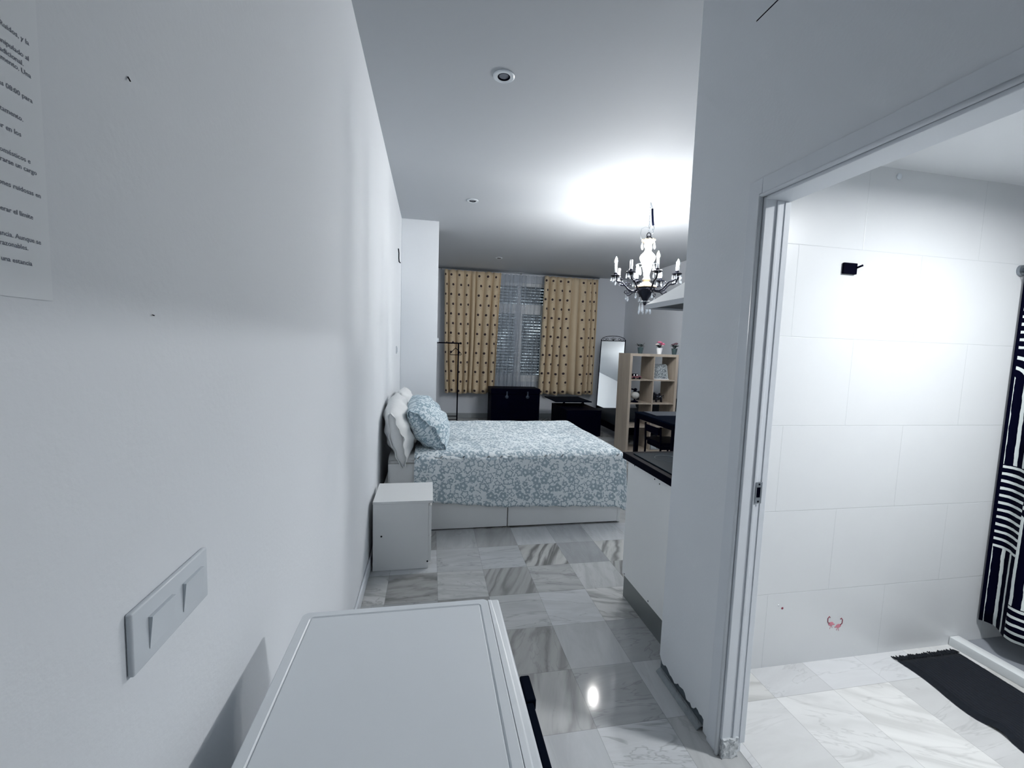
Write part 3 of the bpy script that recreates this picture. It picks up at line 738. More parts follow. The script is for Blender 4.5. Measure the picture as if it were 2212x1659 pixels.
# sheet hanging at the head end and floral bedspread
def drape(x0, x1, y0, y1, top, hem, foot, nx, ny, wav, drop_foot=True, out=.03, puff=0.0):
    Wd = y1-y0; R = .07
    def fn(u, v):
        # u along the bed, v across: front hem -> over the top -> back hem
        L = (x1-x0); s = u*(L + (foot if drop_foot else 0)); zf = hem(x0+min(s, L))
        dF = top-zf; tot = dF+Wd+.28; q = v*tot
        if s <= L-R or not drop_foot: X = x0+s; dz1 = 0
        else:
            a = min(1, (s-(L-R))/(R*PI/2)); X = x0+L-R+R*math.sin(a*PI/2); dz1 = R*(1-math.cos(a*PI/2))
            if a >= 1: dz1 += s-(L-R)-R*PI/2; X += .01*math.sin(q*9)
        def across(q):
            if q < dF-R*.6:
                k = (dF-q); return y0-out*(k/dF)-.004, k-R*.35
            e = q-(dF-R*.6)
            if e < R*1.2:
                a = e/(R*1.2)*PI/2; return y0+R-R*math.cos(a) - .012*(1-a/(PI/2)), R-R*math.sin(a)
            e = q-(dF+Wd-R*.6)
            if e < 0: return y0+(q-dF)+R*.3, 0
            if e < R*1.2: a = e/(R*1.2)*PI/2; return y1-R+R*math.sin(a), R-R*math.cos(a)
            return y1+.01, R+e-R*1.2
        Y, dz2 = across(q)
        Y = min(Y, y1+.012)
        n = wav*(math.sin(X*23+1)*.4+math.sin(X*11+2)*.6+.3*math.sin(X*41))*min(1, max(0, dz2)/.15)
        Z = top-dz1-dz2 + puff*(math.sin(X*7)*math.sin(Y*6)+.5*math.sin(X*19+Y*11))*(1 if dz1+dz2 < .01 else .3)
        if dz2 > 0 and q < dF: Y -= max(0, n)
        if dz1 > 0 and dz2 > 0: Z = max(Z, .12)
        return (X, Y, max(Z, .12))
    def uvf(u, v):
        return (u*(x1-x0+(foot if drop_foot else 0)), v*(top-.17+Wd+.28))
    b = grid(bm_(), nx, ny, fn, uvf)
    return b
b = drape(-.315, .02, 3.405, 4.905, .606, lambda x: .30, 0, 14, 90, .010, False, .012)
o = obj('bed_sheet', b, 'linen', None, True); solidify(o, .003, -1); tag(o, 'white crinkled sheet hanging over the mattress below the pillows', 'sheet')
def hem(x):
    t_ = max(0, min(1, (x+.1)/1.75)); return .235-.065*math.sin(min(1, t_*1.9)*PI/2)-.045*t_**2 + .004*math.sin(x*37)
b = drape(-.115, 1.685, 3.392, 4.915, .632, hem, .36, 120, 130, .012, True, .03, .0035)
o = obj('bedspread', b, 'floral', None, True); solidify(o, .006, 1); tag(o, 'pale blue bedspread with darker flower print covering the bed', 'bedspread')

def pillow(name, label, m, mi, cen, ax_up, ax_out, L, H, T, mouth=True, group=None, seed=0, droop=0.0):
    """L along Y, H along ax_up, T along ax_out; the near end (-Y) is the open end of the case"""
    cen = Vector(cen); U = Vector(ax_up).normalized(); O = Vector(ax_out).normalized(); Yv = Vector((0, 1, 0))
    t = thing(name, label, 'pillow', tuple(cen - U*H*.5), group)
    b = bm_(); uvl = b.loops.layers.uv.verify()
    n = 26
    def pt(a, c, side):
        w = (max(0, 1-abs(a)**2.6))**.55 * (max(0, 1-abs(c)**2.6))**.55
        w += .10*(1-abs(a)**6)*(1-abs(c)**6)
        pin = 1 - .10*(abs(a)*abs(c))**1.5 + .03*(abs(a)**2) * (1-abs(c))
        la, lc = a*(1-.05*(1-c*c)*0), c*(1-.07*(1-a*a)*abs(c))
        wr = .010*math.sin(a*9+seed+c*4)*w + .007*math.sin(c*13+seed*2+a*5)*w
        return cen + Yv*(la*L/2*pin) + U*(lc*H/2*pin) + O*(side*(T/2*w + wr)) - Vector((0, 0, droop*((1-a)/2)**2))
    for side in (1, -1):
        V = [[b.verts.new(pt(-1+2*i/n, -1+2*j/n, side)) for j in range(n+1)] for i in range(n+1)]
        for i in range(n):
            for j in range(n):
                q = (V[i][j], V[i+1][j], V[i+1][j+1], V[i][j+1])
                f = b.faces.new(q if side > 0 else q[::-1])
                ij = ((i,j),(i+1,j),(i+1,j+1),(i,j+1)); ij = ij if side > 0 else ij[::-1]
                for l, (p, r) in zip(f.loops, ij): l[uvl].uv = (p/n*L*1.05+seed, r/n*H*1.1+(3 if side < 0 else 0))
    bmesh.ops.remove_doubles(b, verts=b.verts[:], dist=.0015)
    o = obj('cushion', b, m, t, True)
    if mouth:
        b = bm_()
        def lip(side, amp, ln):
            def f(u, v):
                c = -1+2*u; k = (1-c*c)
                base = cen - Yv*(L/2*.93 - .0) + U*(c*H/2*.93) - Vector((0, 0, droop))
                ln2 = ln*(.55+.45*k)
                return base - Yv*(v*ln2-.02) + O*(side*(.012+k*(amp+.010*math.sin(c*8+seed)) *(.75+.25*v)) + .006*math.sin(c*17+seed)*v)
            return f
        uvf = lambda u, v: (seed+v*.05, u*H)
        grid(b, 24, 6, lip(1, T*.20, .055), uvf); grid(b, 24, 6, lip(-1, T*.17, .035), uvf)
        o = obj('open_hem', b, m, t, True); solidify(o, .004, 0)
        b = bm_()
        def mem(u, v):
            c = -1+2*u; k = 1-c*c; return cen - Vector((0, 0, droop)) - Yv*(L/2*.93-.012) + U*(c*H/2*.9) + O*((v*2-1)*(.010+k*T*.17))
        grid(b, 20, 4, mem); o = obj('lining', b, mi, t, True)
    return t
pillow('white_pillow', 'plain white pillow standing against the wall at the near edge of the bed', 'linen', 'linenin', (-.248, 3.70, .845), (-.26, 0, 1), (1, 0, .26), .72, .48, .19, True, 'white pillows against the wall', 1, .10)
pillow('white_pillow', 'plain white pillow on the far side of the bed, behind the near one', 'linen', 'linenin', (-.235, 4.50, .81), (-.20, 0, 1), (1, 0, .20), .66, .50, .17, False, 'white pillows against the wall', 4)
pillow('floral_pillow', 'blue flower patterned pillow leaning on the white pillows', 'floralp', 'bluein', (-.020, 3.84, .835), (-.66, 0, .75), (.75, 0, .66), .74, .50, .27, True, None, 2.3, .05)

# ---------------------------------------------------------------- far end: curtains, rack, trunk, coffee table, mirror, sofa
b = tube(bm_(), [(.10, 8.62, 3.005), (3.44, 8.62, 3.005)], .011, 12); sphere(b, (3.45, 8.62, 3.005), .018, 12, 8)
t = thing('curtain_rod', 'long grey curtain rod running above the far window', 'curtain rod', (1.8, 8.62, 3.005))
obj('pole', b, 'steel', t, True)
for x in (.18, 1.80, 3.38): obj('bracket', box(x-.008, x+.008, 8.632, 8.7995, 3.000, 3.010), 'steel', t)

def curtain(xa0, xa1, xb0, xb1, ztop, zbot, folds, amp, stretch, seed, yc=8.64, nz=30):
    """xa: top span, xb: bottom span; vertical folds whose depth grows downwards"""
    random.seed(seed); nx = folds*14
    W = []; 
    ph = [0]
    for k in range(folds): ph.append(ph[-1]+random.uniform(.55, 1.45))
    ph = [p/ph[-1] for p in ph]
    am = [random.uniform(.6, 1.2) for _ in range(folds+1)]
    def fold(u):
        for k in range(folds):
            if u <= ph[k+1] or k == folds-1:
                f = (u-ph[k])/(ph[k+1]-ph[k]); return math.sin(f*2*PI)*am[k], (1-math.cos(f*2*PI))/(2*PI)*(ph[k+1]-ph[k])
    def fn(u, v):
        s_, s2 = fold(u); z = ztop+(zbot-ztop)*v
        x = (xa0+(xa1-xa0)*u)*(1-v)+(xb0+(xb1-xb0)*u)*v
        A = amp*(.45+.65*v) * (1 if v > .02 else .6)
        sway = .014*math.sin(v*4+u*9+seed)
        wl = (xa1-xa0)/folds
        return (x + s2*(xa1-xa0)*.88*(.75+.25*v) + sway*v, yc - s_*A, z + (.012*math.sin(u*folds*2) * v) + (0 if v > 0 else .006*math.sin(u*60)))
    def uvf(u, v):
        for k in range(folds):
            if u <= ph[k+1]+1e-9: return ((k+(u-ph[k])/(ph[k+1]-ph[k])+.25)*stretch, (1-v)*(ztop-zbot)+.04)
        return (folds*stretch, (1-v)*(ztop-zbot)+.04)
    return grid(bm_(), nx, nz, fn, uvf)
b = curtain(.235, 1.365, .29, 1.27, 2.975, .545, 8, .095, 1.0, 21, 8.60)
o = obj('beige_curtain', b, 'beige', None, True); solidify(o, .003); tag(o, 'left beige curtain with dark motifs, behind the coat rack', 'curtain', 'patterned beige curtains')
b = curtain(2.265, 3.43, 2.20, 3.43, 2.970, .545, 8, .095, 1.0, 5, 8.60)
o = obj('beige_curtain', b, 'beige', None, True); solidify(o, .003); tag(o, 'right beige curtain with dark motifs, beside the tall mirror', 'curtain', 'patterned beige curtains')
b = curtain(1.38, 2.25, 1.30, 2.20, 2.985, .60, 9, .026, .6, 9, 8.752)
o = obj('sheer_curtain', b, 'sheer', None, True); tag(o, 'translucent grey sheer curtain hanging between the two beige ones', 'curtain')

def coat_rack():
    t = thing('coat_rack', 'thin black metal clothes rack in front of the left curtain', 'coat rack', (.1, 8.0, 0))
    y = 8.0
    for x, nm in ((.502, 'post'), (-.30, 'post')):
        obj(nm, tube(bm_(), [(x, y, .05), (x, y, 1.53)], .013, 10), 'blackmetal', t, True)
        obj('foot', tube(bm_(), [(x, y-.20, .018), (x, y-.16, .03), (x, y, .055), (x, y+.16, .03), (x, y+.20, .018)], .014, 8), 'blackmetal', t, True)
    obj('hanging_rail', tube(bm_(), [(-.36, y, 1.54), (.56, y, 1.54)], .012, 10), 'blackmetal', t, True)
    for z in (.10, .17): obj('lower_rail', tube(bm_(), [(-.29, y, z), (.495, y, z)], .008, 8), 'blackmetal', t, True)
    return t
coat_rack()
b = tube(bm_(), [(.452, 8.0, 1.562), (.464, 8.0, 1.570), (.476, 8.0, 1.560), (.466, 8.0, 1.50), (.452, 8.0, 1.452)], .003, 8)
tube(b, [(.452, 8.0, 1.452), (.36, 8.0, 1.36), (.345, 8.0, 1.33), (.36, 8.0, 1.325), (.55, 8.0, 1.325), (.562, 8.0, 1.335), (.545, 8.0, 1.36), (.452, 8.0, 1.452)], .006, 8)
tag(obj('coat_hanger', b, 'blackmetal', None, True), 'black coat hanger hanging at the end of the rack rail', 'hanger')

def trunk():
    t = thing('blanket_chest', 'tall black trunk with metal clasps standing under the window', 'chest', (1.62, 8.2, 0))
    x0, x1, y0, y1 = 1.135, 2.08, 7.93, 8.40
    obj('body', box(x0, x1, y0, y1, .002, .60, .008), 'trunk', t)
    obj('lid', box(x0-.006, x1+.006, y0-.006, y1+.004, .603, .715, .012, 3), 'trunk', t)
    for x in (x0+.30, x1-.24):
        b = lathe(bm_(), [(.001, 0), (.034, 0), (.034, .006), (.012, .012), (.001, .012)], 0, 0, 16)
        rotbm(b, Matrix.Translation((x, y0-.006, .555)) @ Matrix.Rotation(PI/2, 4, 'X')); bx(b, x-.012, x+.012, y0-.016, y0-.007, .58, .66)
        obj('clasp', b, mat('tarnished steel', (.035, .05, .075), .4, .5), t)
    b = bm_()
    for x in (x0-.001, x1-.029): bx(b, x, x+.03, y0-.003, y0+.001, .004, .60)
    bx(b, x0+.03, x1-.03, y0-.003, y0-.0005, .54, .60); obj('edge_trim', b, 'blackmetal', t)
trunk()

def coffee_table():
    t = thing('lift_top_coffee_table', 'black box coffee table with its top lifted, beyond the bed', 'coffee table', (2.60, 7.35, 0))
    x0, x1, y0, y1, h = 2.30, 2.925, 6.90, 7.84, .46
    b = bm_(); bx(b, x0, x1, y0, y0+.02, .002, h); bx(b, x0, x1, y1-.02, y1, .002, h); bx(b, x0, x0+.02, y0+.0205, y1-.0205, .002, h); bx(b, x1-.02, x1, y0+.0205, y1-.0205, .002, h); bx(b, x0+.02, x1-.02, y0+.02, y1-.02, .10, .12)
    obj('box', b, 'black', t)
    obj('fixed_top', box(x0+.02, x1-.02, y0+.02, y1-.30, h-.02, h-.002), 'black', t)
    obj('lifting_top', box(x0-.10, x1-.04, 7.26, 8.02, .548, .566, .002), 'blackgloss', t)
    for x in (x0+.12, x1-.14):
        obj('lift_arm', tube(bm_(), [(x, 7.62, h-.03), (x, 7.40, .50), (x, 7.44, .547)], .010, 8), 'blackmetal', t, True)
        obj('lift_arm', tube(bm_(), [(x+.02, 7.74, h-.03), (x+.02, 7.52, .51), (x+.02, 7.56, .547)], .010, 8), 'blackmetal', t, True)
coffee_table()

def sofa():
    t = thing('daybed', 'low dark teal daybed behind the oak shelf and in front of the mirror', 'sofa', (3.5, 7.3, 0))
    x0, x1, y0, y1 = 3.09, 4.10, 6.42, 7.68
    obj('mattress', box(x0, x1, y0, y1, .22, .40, .05, 4), 'teal', t, True)
    obj('base', box(x0+.02, x1-.02, y0+.02, y1-.02, .12, .219), 'black', t)
    for x in (x0+.08, x1-.08):
        for y in (y0+.08, y1-.08): obj('leg', box(x-.025, x+.025, y-.025, y+.025, .002, .119), 'black', t)
    obj('backrest', box(x1-.16, x1-.002, y0, y1, .401, .74, .05, 4), 'teal', t, True)
sofa()

def standing_mirror():
    t = thing('standing_mirror', 'tall narrow mirror with a scrolled black iron crest, leaning by the right curtain', 'mirror', (3.55, 8.12, 0))
    w, h = .232, 1.70
    cx, yb = 3.52, 7.98; tilt = math.radians(10.5); yaw = math.radians(-30)
    Mx = Matrix.Translation((cx, yb, .03)) @ Matrix.Rotation(yaw, 4, 'Z') @ Matrix.Rotation(-tilt, 4, 'X')
    b = box(-w, w, -.004, .004, .27, h-.012); rotbm(b, Mx); obj('mirror_glass', b, 'mirror', t)
    b = bm_(); bx(b, -w-.016, -w-.0005, -.012, .012, .02, h, .002); bx(b, w+.0005, w+.016, -.012, .012, .02, h, .002); bx(b, -w, w, -.012, .012, h-.0115, h, .002); bx(b, -w, w, -.012, .012, .255, .2695, .002)
    bx(b, -w, w, .0045, .010, .26, h-.012)
    rotbm(b, Mx); obj('frame', b, 'blackmetal', t)
    b = bm_()
    arch = lambda s: [(s*w*math.cos(a)*1.02, 0, h+.012+.085*math.sin(a)**.9) for a in [PI/2*k/12 for k in range(13)]]
    tube(b, arch(1), .006, 8); tube(b, arch(-1), .006, 8)
    for k in range(-2, 3):
        a = k*.42; tube(b, [(0, 0, h+.002), (math.sin(a)*.035, 0, h+.002+.03*math.cos(a)), (math.sin(a)*.075, 0, h+.004+.07*math.cos(a))], .004, 6)
    for s in (-1, 1):
        tube(b, [(s*(w-.055+.03*math.cos(q)), 0, h+.022+.02*math.sin(q)) for q in [2*PI*i/14 for i in range(14)]], .004, 6, True)
        tube(b, [(s*(w-.11+.022*math.cos(q)), 0, h+.030+.022*math.sin(q)) for q in [2*PI*i/14 for i in range(14)]], .004, 6, True)
        sphere(b, (s*(w+.008), 0, h+.01), .012, 10, 6)
    rotbm(b, Mx); obj('crest', b, 'blackmetal', t, True)
    b = tube(bm_(), [(cx+.03, yb+.19, 1.0), (cx+.12, 8.5, .02)], .008, 8); obj('rear_stay', b, 'blackmetal', t, True)
standing_mirror()

# ---------------------------------------------------------------- oak shelf and what stands on it
SX0, SX1, SY0, SY1, SH = 2.84, 3.61, 5.75, 6.14, 1.47
def shelf():
    t = thing('shelving_unit', 'oak effect open shelf of eight square compartments behind the black table', 'shelf', (3.225, 5.95, 0))
    f = .038; g_ = .016
    for x0 in (SX0, SX1-f): obj('side_panel', box(x0, x0+f, SY0, SY1, .001, SH-f-.0005), 'oak', t)
    obj('top_panel', box(SX0, SX1, SY0, SY1, SH-f, SH), 'oak', t)
    obj('bottom_panel', box(SX0+f, SX1-f, SY0, SY1, .001, f), 'oak', t)
    xm = (SX0+SX1)/2; zs = [f+(SH-2*f)*k/4 for k in range(5)]
    for k in (1, 2, 3): obj('shelf_board', box(SX0+f, SX1-f, SY0+.001, SY1-.001, zs[k]-g_/2, zs[k]+g_/2), 'oak', t)
    for k in range(4): obj('divider', box(xm-g_/2, xm+g_/2, SY0+.001, SY1-.001, zs[k]+(g_/2 if k else 0)+.0003, zs[k+1]-(g_/2 if k < 3 else 0)-.0003), 'oak', t)
    return zs
ZS = shelf()
def leaf_bm(b, base, direc, ln, wd):
    base = Vector(base); d = Vector(direc).normalized(); s = d.cross(Vector((0,0,1)))
    if s.length < .05: s = Vector((1,0,0))
    s.normalize(); up = s.cross(d)
    pr = [0, .55, 1, .8, 0]; L = []
    for i, p in enumerate(pr):
        q = i/4; c = base+d*ln*q - Vector((0,0,ln*.25*q*q))
        L.append([b.verts.new(c+s*wd*p*.5+up*.1*wd), b.verts.new(c), b.verts.new(c-s*wd*p*.5+up*.1*wd)] )
    for A, B in zip(L, L[1:]):
        b.faces.new((A[0], A[1], B[1], B[0])); b.faces.new((A[1], A[2], B[2], B[1]))
def plant(x, y, pot, label, nm, blooms, seed):
    random.seed(seed); z = SH
    t = thing(nm, label, 'plant', (x, y, z), 'potted plants on the oak shelf')
    b = lathe(bm_(), [(.030, z+.001), (.040, z+.065), (.043, z+.088), (.044, z+.092), (.039, z+.092), (.037, z+.082), (.001, z+.080)], x, y, 22); obj('pot', b, pot, t, 'a')
    b = bm_(); st = bm_()
    for k in range(26):
        a = random.uniform(0, 2*PI); el = random.uniform(.1, 1.1); r = random.uniform(.02, .075)
        d = (math.cos(a)*math.cos(el), math.sin(a)*math.cos(el), math.sin(el)+.1)
        p = (x+math.cos(a)*r*.5, y+math.sin(a)*r*.5, z+.085+r*.5)
        tube(st, [(x, y, z+.08), p], .0018, 5)
        leaf_bm(b, p, d, random.uniform(.035, .06), random.uniform(.02, .032))
    bmesh.ops.remove_doubles(b, verts=b.verts[:], dist=.0001)
    obj('foliage', b, 'leaf', t); obj('stems', st, 'leaf', t)
    for k, (m, dx, dy, dz, r) in enumerate(blooms):
        b = bm_()
        for j in range(11):
            a = 2.4*j; rr = r*.18*math.sqrt(j)
            sphere(b, (x+dx+rr*math.cos(a), y+dy+rr*math.sin(a), z+dz+r*.5-rr*.5), r*.55, 8, 6, (1, 1, .6))
        obj('blossom', b, m, t, True)
plant(3.03, 5.83, 'pot_green', 'leafy plant in a green-grey pot, left end of the oak shelf', 'potted_plant', [], 31)
plant(3.335, 5.83, 'pot_white', 'pink flowers in a white pot on top of the oak shelf', 'potted_flowers', [('pink', .035, -.02, .14, .036), ('pink', -.01, -.03, .165, .03), ('pale', -.045, -.01, .135, .026), ('pink', .005, .03, .17, .026), ('pale', .02, -.045, .12, .018)], 33)
plant(3.60-.02, 5.83, 'pot_green', 'plum flowering plant in a green-grey pot at the right end of the shelf top', 'potted_flowers', [('plum', .0, -.02, .15, .03), ('plum', -.03, 0, .14, .026), ('plum', .03, .0, .16, .022)], 35)
# toy car
def toy():
    z = ZS[3]+.009; x0, y = 2.915, 5.85
    t = thing('toy_car', 'small dark red model car on the upper left shelf compartment', 'toy car', (x0+.07, y, z))
    b = box(x0, x0+.16, y-.03, y+.03, z+.014, z+.042, .008, 3); bx(b, x0+.10, x0+.145, y-.025, y+.025, z+.0425, z+.05, .003); obj('body', b, 'toyred', t, 'a')
    b = bm_()
    for q in (0, .045): bx(b, x0+.02+q, x0+.055+q, y-.026, y+.026, z+.0425, z+.078, .004)
    obj('cabin', b, 'black', t)
    b = bm_()
    for q in (0.004, .049): bx(b, x0+.025+q, x0+.042+q, y-.0275, y-.0265, z+.05, z+.07)
    obj('window', b, 'pot_white', t)
    for x in (x0+.035, x0+.125):
        for yy in (y-.034, y+.028):
            b = lathe(bm_(), [(.001, 0), (.015, 0), (.016, .003), (.015, .006), (.001, .006)], 0, 0, 16); rotbm(b, Matrix.Translation((x, yy+.006, z+.016)) @ Matrix.Rotation(PI/2, 4, 'X')); obj('wheel', b, 'black', t, 'a')
toy()
# framed print leaning in the upper right compartment
z = ZS[3]+.008
t = thing('framed_print', 'black and white swirl patterned print leaning in the upper right compartment', 'picture', (3.37, 5.9, z))
Mx = Matrix.Translation((3.245, 5.87, z+.012)) @ Matrix.Rotation(-.26, 4, 'X')
o = obj('print', rotbm(box(.0, .27, 0, .010, 0, .225), Mx), 'swirl', t)
b = bm_(); bx(b, .28, .286, -.004, .014, 0, .20); bx(b, .27, .279, -.002, .012, 0, .215); rotbm(b, Mx); obj('frame_edge', b, 'aid', t)
obj('base', box(3.243, 3.53, 5.845, 5.93, z+.0005, z+.010), 'pot_white', t)
# round vase
z = ZS[2]+.008
t = thing('globe_ornament', 'round cream ornament on a dark foot with a black bow, middle left compartment', 'ornament', (3.02, 5.87, z))
b = lathe(bm_(), [(.055, z+.0005), (.055, z+.012), (.035, z+.020), (.014, z+.030), (.012, z+.045), (.022, z+.052)], 3.005, 5.87, 20); obj('foot', b, 'black', t, 'a')
b = sphere(bm_(), (3.005, 5.87, z+.105), .060, 24, 14, (1.1, 1.1, .93)); obj('globe', b, 'cream', t, True)
b = lathe(bm_(), [(.03, z+.158), (.022, z+.172), (.012, z+.178)], 3.005, 5.87, 16)
tube(b, [(2.945, 5.87, z+.195), (2.985, 5.87, z+.19), (3.005, 5.87, z+.176)], [.008, .013, .010], 8)
sphere(b, (3.01, 5.87, z+.192), .022, 10, 8, (1.2, 1, .9)); sphere(b, (2.955, 5.87, z+.196), .012, 10, 8); obj('bow', b, 'black', t, True)
# dark figurine
t = thing('figurine', 'small dark four-legged figurine in the middle right compartment', 'ornament', (3.39, 5.88, z))
b = sphere(bm_(), (3.40, 5.88, z+.085), .034, 14, 10, (1.7, .9, .9))
tube(b, [(3.37, 5.88, z+.09), (3.335, 5.88, z+.125), (3.315, 5.88, z+.14)], [.02, .014, .018], 10)
for dx, dy in ((-.035, -.015), (-.035, .015), (.04, -.015), (.04, .015)): tube(b, [(3.40+dx, 5.88+dy, z+.08), (3.40+dx*1.1, 5.88+dy, z+.001)], [.012, .007], 8)
tube(b, [(3.45, 5.88, z+.09), (3.475, 5.88, z+.11), (3.485, 5.88, z+.06)], [.008, .005, .003], 8)
sphere(b, (3.41, 5.88, z+.128), .016, 10, 8)
obj('body', b, 'bronze', t, True)
b = tube(bm_(), [(3.39, 5.855, z+.075), (3.41, 5.846, z+.10), (3.43, 5.855, z+.075)], .005, 8); obj('saddle', b, 'aid', t, True)
# first-aid tin
z = .0385
t = thing('first_aid_box', 'grey-white tin box with a round cross emblem in the bottom right compartment', 'box', (3.41, 5.86, z))
obj('box', box(3.262, 3.515, 5.775, 5.93, z, z+.082, .006, 3), 'aid', t, 'a'); obj('lid', box(3.258, 3.519, 5.771, 5.934, z+.083, z+.108, .006, 3), 'aid', t, 'a')
b = lathe(bm_(), [(.001, 0), (.037, 0), (.037, .002), (.001, .002)], 0, 0, 28); rotbm(b, Matrix.Translation((3.385, 5.7745, z+.052)) @ Matrix.Rotation(PI/2, 4, 'X')); e_ = obj('emblem', b, 'pot_white', t)
b = lathe(bm_(), [(.035, 0), (.040, 0), (.040, .001), (.035, .001)], 0, 0, 28)
bmesh.ops.delete(b, geom=[f for f in b.faces if len(f.verts) > 4], context='FACES_ONLY')
rotbm(b, Matrix.Translation((3.385, 5.7722, z+.052)) @ Matrix.Rotation(PI/2, 4, 'X')); obj('ring', b, 'black', e_)
b = box(3.385-.009, 3.385+.009, 5.7712, 5.7722, z+.052-.026, z+.052+.026); bx(b, 3.385-.026, 3.385+.026, 5.7711, 5.7721, z+.052-.009, z+.052+.009); obj('cross', b, 'red', e_)

# table, placemat, chair
t = thing('dining_table', 'black thin-edged table between the kitchen corner and the oak shelf', 'table', (2.95, 4.45, 0))
TX0, TX1, TY0, TY1, TZ = 2.52, 3.40, 4.02, 4.90, .75
obj('tabletop', box(TX0, TX1, TY0, TY1, TZ-.022, TZ, .002), 'blackgloss', t)
b = bm_(); bx(b, TX0+.01, TX0+.03, TY0+.05, TY1-.05, TZ-.075, TZ-.0225); bx(b, TX1-.03, TX1-.01, TY0+.05, TY1-.05, TZ-.075, TZ-.0225)
bx(b, TX0+.05, TX1-.05, TY0+.01, TY0+.03, TZ-.075, TZ-.0225); bx(b, TX0+.05, TX1-.05, TY1-.03, TY1-.01, TZ-.075, TZ-.0225); obj('apron', b, 'black', t)
for x in (TX0+.004, TX1-.049):
    for y in (TY0+.004, TY1-.049): obj('leg', box(x, x+.045, y, y+.045, .001, TZ-.0225), 'black', t)
tag(obj('placemat', box(2.63, 3.12, 4.57, 4.885, TZ+.0005, TZ+.004), 'grey', None, org=(2.87, 4.73, TZ)), 'grey placemat lying on the black table', 'placemat')
def chair():
    t = thing('dining_chair', 'black low-backed chair tucked under the black table', 'chair', (2.68, 4.5, 0))
    x0, x1, y0, y1 = 2.50, 2.90, 4.32, 4.70
    x0 += .07
    obj('seat', box(x0, x1, y0, y1, .44, .475, .008), 'black', t)
    obj('seat_frame', box(x0+.02, x1-.02, y0+.02, y1-.02, .395, .4395), 'black', t)
    for y in (y0+.005, y1-.03):
        obj('leg', tube(bm_(), [(x0-.005, y+.012, .002), (x0+.002, y+.012, .40), (x0-.012, y+.012, .655)], .012, 8), 'black', t, True)
        obj('leg', tube(bm_(), [(x1-.015, y+.012, .002), (x1-.03, y+.012, .394)], .012, 8), 'black', t, True)
    obj('backrest', box(x0-.028, x0-.010, y0+.03, y1-.03, .56, .64, .004), 'black', t)
chair()

# ---------------------------------------------------------------- kitchen corner
KX, KY0, KY1 = 1.182, 1.732, 2.34
t = thing('kitchen_base_unit', 'white kitchen base unit end panel beside the corridor wall', 'kitchen cabinet', (1.5, 2.05, 0))
obj('end_panel', box(KX, KX+.018, KY0+.002, KY1, .135, .849, .0012), 'lacquer', t)
obj('carcass', box(KX+.0185, 2.30, KY0+.002, KY1-.03, .135, .849), 'lacquer', t)
for x0, x1 in ((KX+.02, 1.735), (1.739, 2.298)):
    dd = obj('door', box(x0, x1, KY1-.0295, KY1-.008, .138, .846, .0015), 'lacquer', t); obj('handle', tube(bm_(), [(x1-.04, KY1+.012, .70), (x1-.04, KY1+.012, .80)], .005, 8), 'steel', dd, True)
o = obj('plinth', box(KX+.004, 2.29, KY0+.002, KY1-.02, .0015, .1345), 'plinth', t); o['label'] = 'brushed metal plinth'
b = bm_()
for y, z in ((2.26, .835), (2.03, .826), (1.98, .816), (1.84, .83), (2.31, .145), (2.02, .15), (1.80, .14)):
    sphere(b, (KX-.0004, y, z), .0045, 8, 6, (.3, 1, 1))
obj('screw', b, 'bronze', t, True)
tag(obj('worktop', box(1.158, 2.32, KY0+.0005, 2.372, .8495, .889, .002), 'black', None, org=(1.5, 2.0, .85)), 'black kitchen worktop on the white base unit', 'worktop')
t = thing('ceramic_hob', 'black glass hob set in the worktop', 'hob', (1.5, 2.05, .889))
obj('glass', box(1.195, 1.77, 1.79, 2.31, .8895, .896, .002), 'glasstop', t)
for x, y, r in ((1.34, 1.93, .085), (1.34, 2.18, .07), (1.62, 1.93, .07), (1.62, 2.18, .095)):
    b = tube(bm_(), [(x+r*math.cos(q), y+r*math.sin(q), .8962) for q in [2*PI*i/40 for i in range(40)]], .0007, 5, True); obj('ring_mark', b, mat('ring print', (.16, .19, .22), .4), t)
# hood
t = thing('range_hood', 'white and grey pyramid range hood above the hob', 'range hood', (1.52, 2.0, 1.745))
HX0, HX1, HY0, HY1, HZ = 1.218, 1.82, 1.732, 2.312, 1.746
b = bm_()
def ring_(x0, x1, y0, y1, z): return [b.verts.new(c) for c in ((x0, y0, z), (x1, y0, z), (x1, y1, z), (x0, y1, z))]
L = [ring_(HX0, HX1, HY0, HY1, HZ+.026), ring_(HX0+.19, HX1-.19, HY0, HY0+.26, HZ+.20), ring_(HX0+.19, HX1-.19, HY0, HY0+.26, HZ+.201)]
for A, B_ in zip(L, L[1:]):
    for k in range(4): b.faces.new((A[k], A[(k+1) % 4], B_[(k+1) % 4], B_[k]))
b.faces.new(L[0][::-1]); b.faces.new(L[-1])
obj('canopy', b, 'lacquer', t)
b = bm_(); bx(b, HX0, HX0+.012, HY0, HY1, HZ, HZ+.0255); bx(b, HX1-.012, HX1, HY0, HY1, HZ, HZ+.0255); bx(b, HX0+.0125, HX1-.0125, HY1-.012, HY1, HZ, HZ+.0255)
obj('rim', b, 'hood', t)
obj('filter', box(HX0+.013, HX1-.013, HY0+.002, HY1-.013, HZ+.010, HZ+.018), 'hooddark', t)
obj('chimney', box(HX0+.20, HX1-.20, HY0, HY0+.25, HZ+.202, HC-.001, .002), 'lacquer', t)

